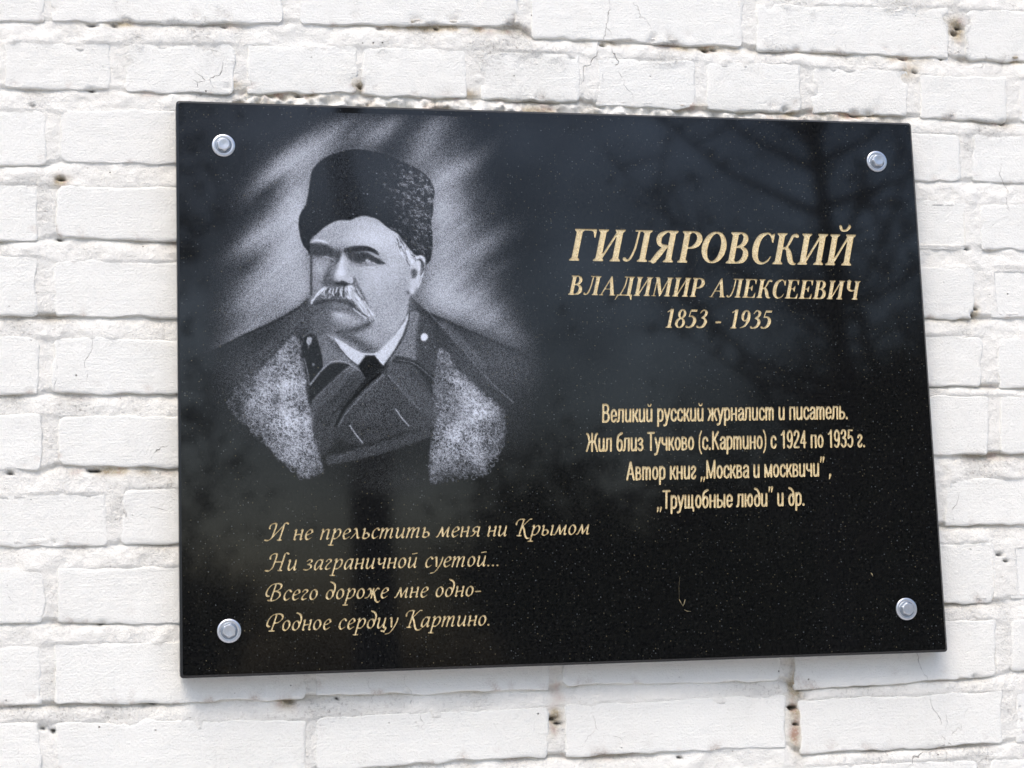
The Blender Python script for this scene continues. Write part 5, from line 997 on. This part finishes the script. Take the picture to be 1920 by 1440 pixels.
# ---------------------------------------------------------------- bolts
def lathe(bm, prof, n=40, cx=0, cz=0):
    rings = [[bm.verts.new((cx + r * math.cos(2 * math.pi * k / n), y, cz + r * math.sin(2 * math.pi * k / n))) for k in range(n)] if r > 0 else [bm.verts.new((cx, y, cz))] for r, y in prof]
    for a, b in zip(rings, rings[1:]):
        for k in range(n):
            q = [a[k % len(a)], a[(k + 1) % n % len(a)], b[(k + 1) % n % len(b)], b[k % len(b)]]
            q = list(dict.fromkeys(q))
            if len(q) > 2: bm.faces.new(q)
def make_bolt(loc, label, rot, tall, first=None):
    t = empty('hex_bolt', loc, label, 'bolt', 'zinc bolts holding the plaque')
    bm = bmesh.new(); lathe(bm, [(.0060, -.0004), (.0060, -.0013), (.0078, -.0016), (.0095, -.0019), (.0112, -.0018), (.0117, -.0013), (.0117, 0.0)])
    bmesh.ops.recalc_face_normals(bm, faces=bm.faces)
    me = bpy.data.meshes.new('washer'); bm.to_mesh(me); bm.free(); me.shade_smooth(); link('washer', me, M_ZINC, t)
    bm = bmesh.new(); lathe(bm, [(.0062, -.0012), (.0082, -.0013), (.0083, -.0017), (.0074, -.0020), (.0, -.0020)])
    bmesh.ops.recalc_face_normals(bm, faces=bm.faces)
    me = bpy.data.meshes.new('flange'); bm.to_mesh(me); bm.free(); me.shade_smooth(); link('flange', me, M_ZINC_SHADE, t)
    bm = bmesh.new(); n = 6; hh = tall
    def hexr(r, y, k=24):
        out = []
        for i in range(k):
            a = 2 * math.pi * i / k; aa = (a + R(30)) % R(60) - R(30); out.append((r[0] / math.cos(aa) if r[1] is None else min(r[0] / math.cos(aa), r[1]), a, y))
        return [bm.verts.new((q * math.cos(a + rot), y, q * math.sin(a + rot))) for q, a, y in out]
    rings = [hexr((.0060, None), -.0016), hexr((.0060, None), -hh + .0012), hexr((.0060, .0064), -hh + .0006), hexr((.0057, .0058), -hh + .0001), hexr((.0050, .0050), -hh)]
    for a, b in zip(rings, rings[1:]):
        for k in range(24): bm.faces.new((a[k], a[(k + 1) % 24], b[(k + 1) % 24], b[k]))
    c = bm.verts.new((0, -hh + .0003, 0))
    for k in range(24): bm.faces.new((rings[-1][k], rings[-1][(k + 1) % 24], c))
    bmesh.ops.recalc_face_normals(bm, faces=bm.faces)
    me = bpy.data.meshes.new('head'); bm.to_mesh(me); bm.free(); link('head', me, M_ZINC, t)
    return t
make_bolt(W(.0471, .0463), 'zinc hex bolt in the plaque\'s upper left corner, left of the fur hat', .15, .0066)
make_bolt(W(.7555, .0455), 'zinc hex bolt in the plaque\'s upper right corner, above the surname', .5, .0070)
make_bolt(W(.7555, .5328), 'zinc hex bolt in the plaque\'s lower right corner, below the centred gold text', .2, .0066)
make_bolt(W(.0472, .5348), 'zinc hex bolt in the plaque\'s lower left corner, left of the italic verse', .9, .0058)
# ---------------------------------------------------------------- dried seeds caught on the stone
def tube(bm, pts, rad, n=6):
    rings = []
    for k, p in enumerate(pts):
        p = Vector(p); d = (Vector(pts[min(k + 1, len(pts) - 1)]) - Vector(pts[max(k - 1, 0)])).normalized(); s = d.orthogonal().normalized(); u = d.cross(s)
        r = rad[k] if not np.isscalar(rad) else rad
        rings.append([bm.verts.new(p + (s * math.cos(6.283 * i / n) + u * math.sin(6.283 * i / n)) * r) for i in range(n)])
    for a, b in zip(rings, rings[1:]):
        for i in range(n): bm.faces.new((a[i], a[(i + 1) % n], b[(i + 1) % n], b[i]))
    bm.faces.new(rings[0][::-1]); bm.faces.new(rings[-1])
t = empty('dry_seed', W(.5095, .515, -.0008), 'dry straw coloured seed husk hanging by a thread low on the plaque', 'seed husk')
bm = bmesh.new(); tube(bm, [W(*un(x, y), -.0012) for x, y in ((1273, 1124), (1276, 1130), (1280, 1136), (1282.5, 1131), (1284, 1124))], [.0002, .0004, .0006, .0005, .0002]); bm_obj('husk', bm, M_SEED, t, True)
bm = bmesh.new(); tube(bm, [W(*un(x, y), -.0010) for x, y in ((1274, 1082), (1272.5, 1100), (1273, 1124))], .00005); bm_obj('thread', bm, M_SEED, t)
bm = bmesh.new(); tube(bm, [W(*un(x, y), -.0010) for x, y in ((1282, 1143), (1288, 1146), (1295, 1146.5))], [.0001, .0003, .0001]); bm_obj('chaff', bm, M_SEED, t, True)
bm = bmesh.new(); tube(bm, [W(*un(x, y), -.0010) for x, y in ((1632, 1074), (1634.5, 1077), (1636, 1081))], [.0002, .0006, .0002])
o = bm_obj('seed_grain', bm, M_SEED, None, True); o['label'] = 'tiny pale grain stuck on the stone above the lower right bolt'; o['category'] = 'seed'
# ---------------------------------------------------------------- the place in front of the wall, seen mirrored in the polish
bm = bmesh.new(); v = [bm.verts.new(p) for p in ((-60, -90, 0), (60, -90, 0), (60, .3, 0), (-60, .3, 0))]; bm.faces.new(v)
o = bm_obj('ground', bm, M_GROUND); o['kind'] = 'structure'
def tree(loc, h, crown, label, seed, trunk_r=.15, n=1500, leaf=.16, base=.25, bare=False):
    r = random.Random(seed); t = empty('broadleaf_tree', loc, label, 'tree', 'trees across from the wall')
    bm = bmesh.new(); L = Vector(loc)
    pts = [L + Vector((r.uniform(-.06, .06) * k, r.uniform(-.06, .06) * k, h * .85 * k / 6)) for k in range(7)]
    tube(bm, pts, [trunk_r * (1 - .12 * k) for k in range(7)], 10)
    tips = []
    for k in range(26):
        z = h * r.uniform(base, .8); a = r.uniform(0, 6.283); ln = crown * r.uniform(.5, 1.0) * (1.15 - .6 * z / h)
        p0 = L + Vector((0, 0, z)); p2 = p0 + Vector((math.cos(a) * ln, math.sin(a) * ln, ln * r.uniform(.3, .9))); p1 = (p0 + p2) / 2 + Vector((0, 0, -.1 * ln))
        tube(bm, [p0, p1, p2], [trunk_r * .30, trunk_r * .16, trunk_r * .04], 5); tips += [p1, p2, (p1 + p2) / 2]
        if bare:
            for _ in range(9):
                s0 = p1.lerp(p2, r.random()); s1 = s0 + Vector((r.uniform(-1, 1), r.uniform(-1, 1), r.uniform(.1, 1.1))) * ln * .35
                tube(bm, [s0, s1], [.022, .006], 4); tips.append(s1)
    bm_obj('trunk', bm, M_BARK, t)
    V, F = [], []
    for k in range(n):
        c = r.choice(tips) + Vector((r.gauss(0, 1), r.gauss(0, 1), r.gauss(0, 1))) * crown * .17
        if c.z < .1: c.z = .1 + r.random() * .5
        a = Vector((r.gauss(0, 1), r.gauss(0, 1), r.gauss(0, 1))).normalized(); b = a.orthogonal().normalized(); s = leaf * r.uniform(.5, 1.3); i0 = len(V)
        V += [c + a * s, c + b * s * .6, c - a * s, c - b * s * .6]; F.append((i0, i0 + 1, i0 + 2, i0 + 3))
    me = fast_mesh('crown', np.array([tuple(p) for p in V]), np.array(F), False); o = link('crown', me, M_LEAF); under(o, t)
    return t
tree((2.14, -14, 0), 11, 2.6, 'tall tree with a straight dark trunk mirrored beneath the fur hat', 1, .235, 900, .12, .66)
tree((9.9, -20, 0), 5.0, 2.8, 'round bushy tree mirrored at the right of the plaque', 2, .16, 12000, .10, .10)
tree((7.2, -24, 0), 3.9, 2.6, 'low dark tree mirrored below the gold text', 3, .16, 11000, .10, .08)
tree((12.4, -26, 0), 6.0, 3.2, 'wide dark tree mirrored by the right edge of the plaque', 4, .18, 12000, .11, .10)
tree((-.5, -17, 0), 9.5, 2.6, 'half bare tree mirrored at the left edge of the plaque', 5, .18, 3800, .07, .10, True)
tree((0.2, -26, 0), 2.6, 2.2, 'low spreading bush mirrored left of the straight trunk', 7, .12, 8000, .09, .08)
tree((6.85, -15, 0), 9.5, 2.6, 'slender bare tree mirrored above the surname', 8, .17, 500, .06, .22, True)
tree((9.0, -19, 0), 9.0, 2.2, 'thin bare tree mirrored close to the right edge of the plaque', 9, .11, 400, .06, .30, True)
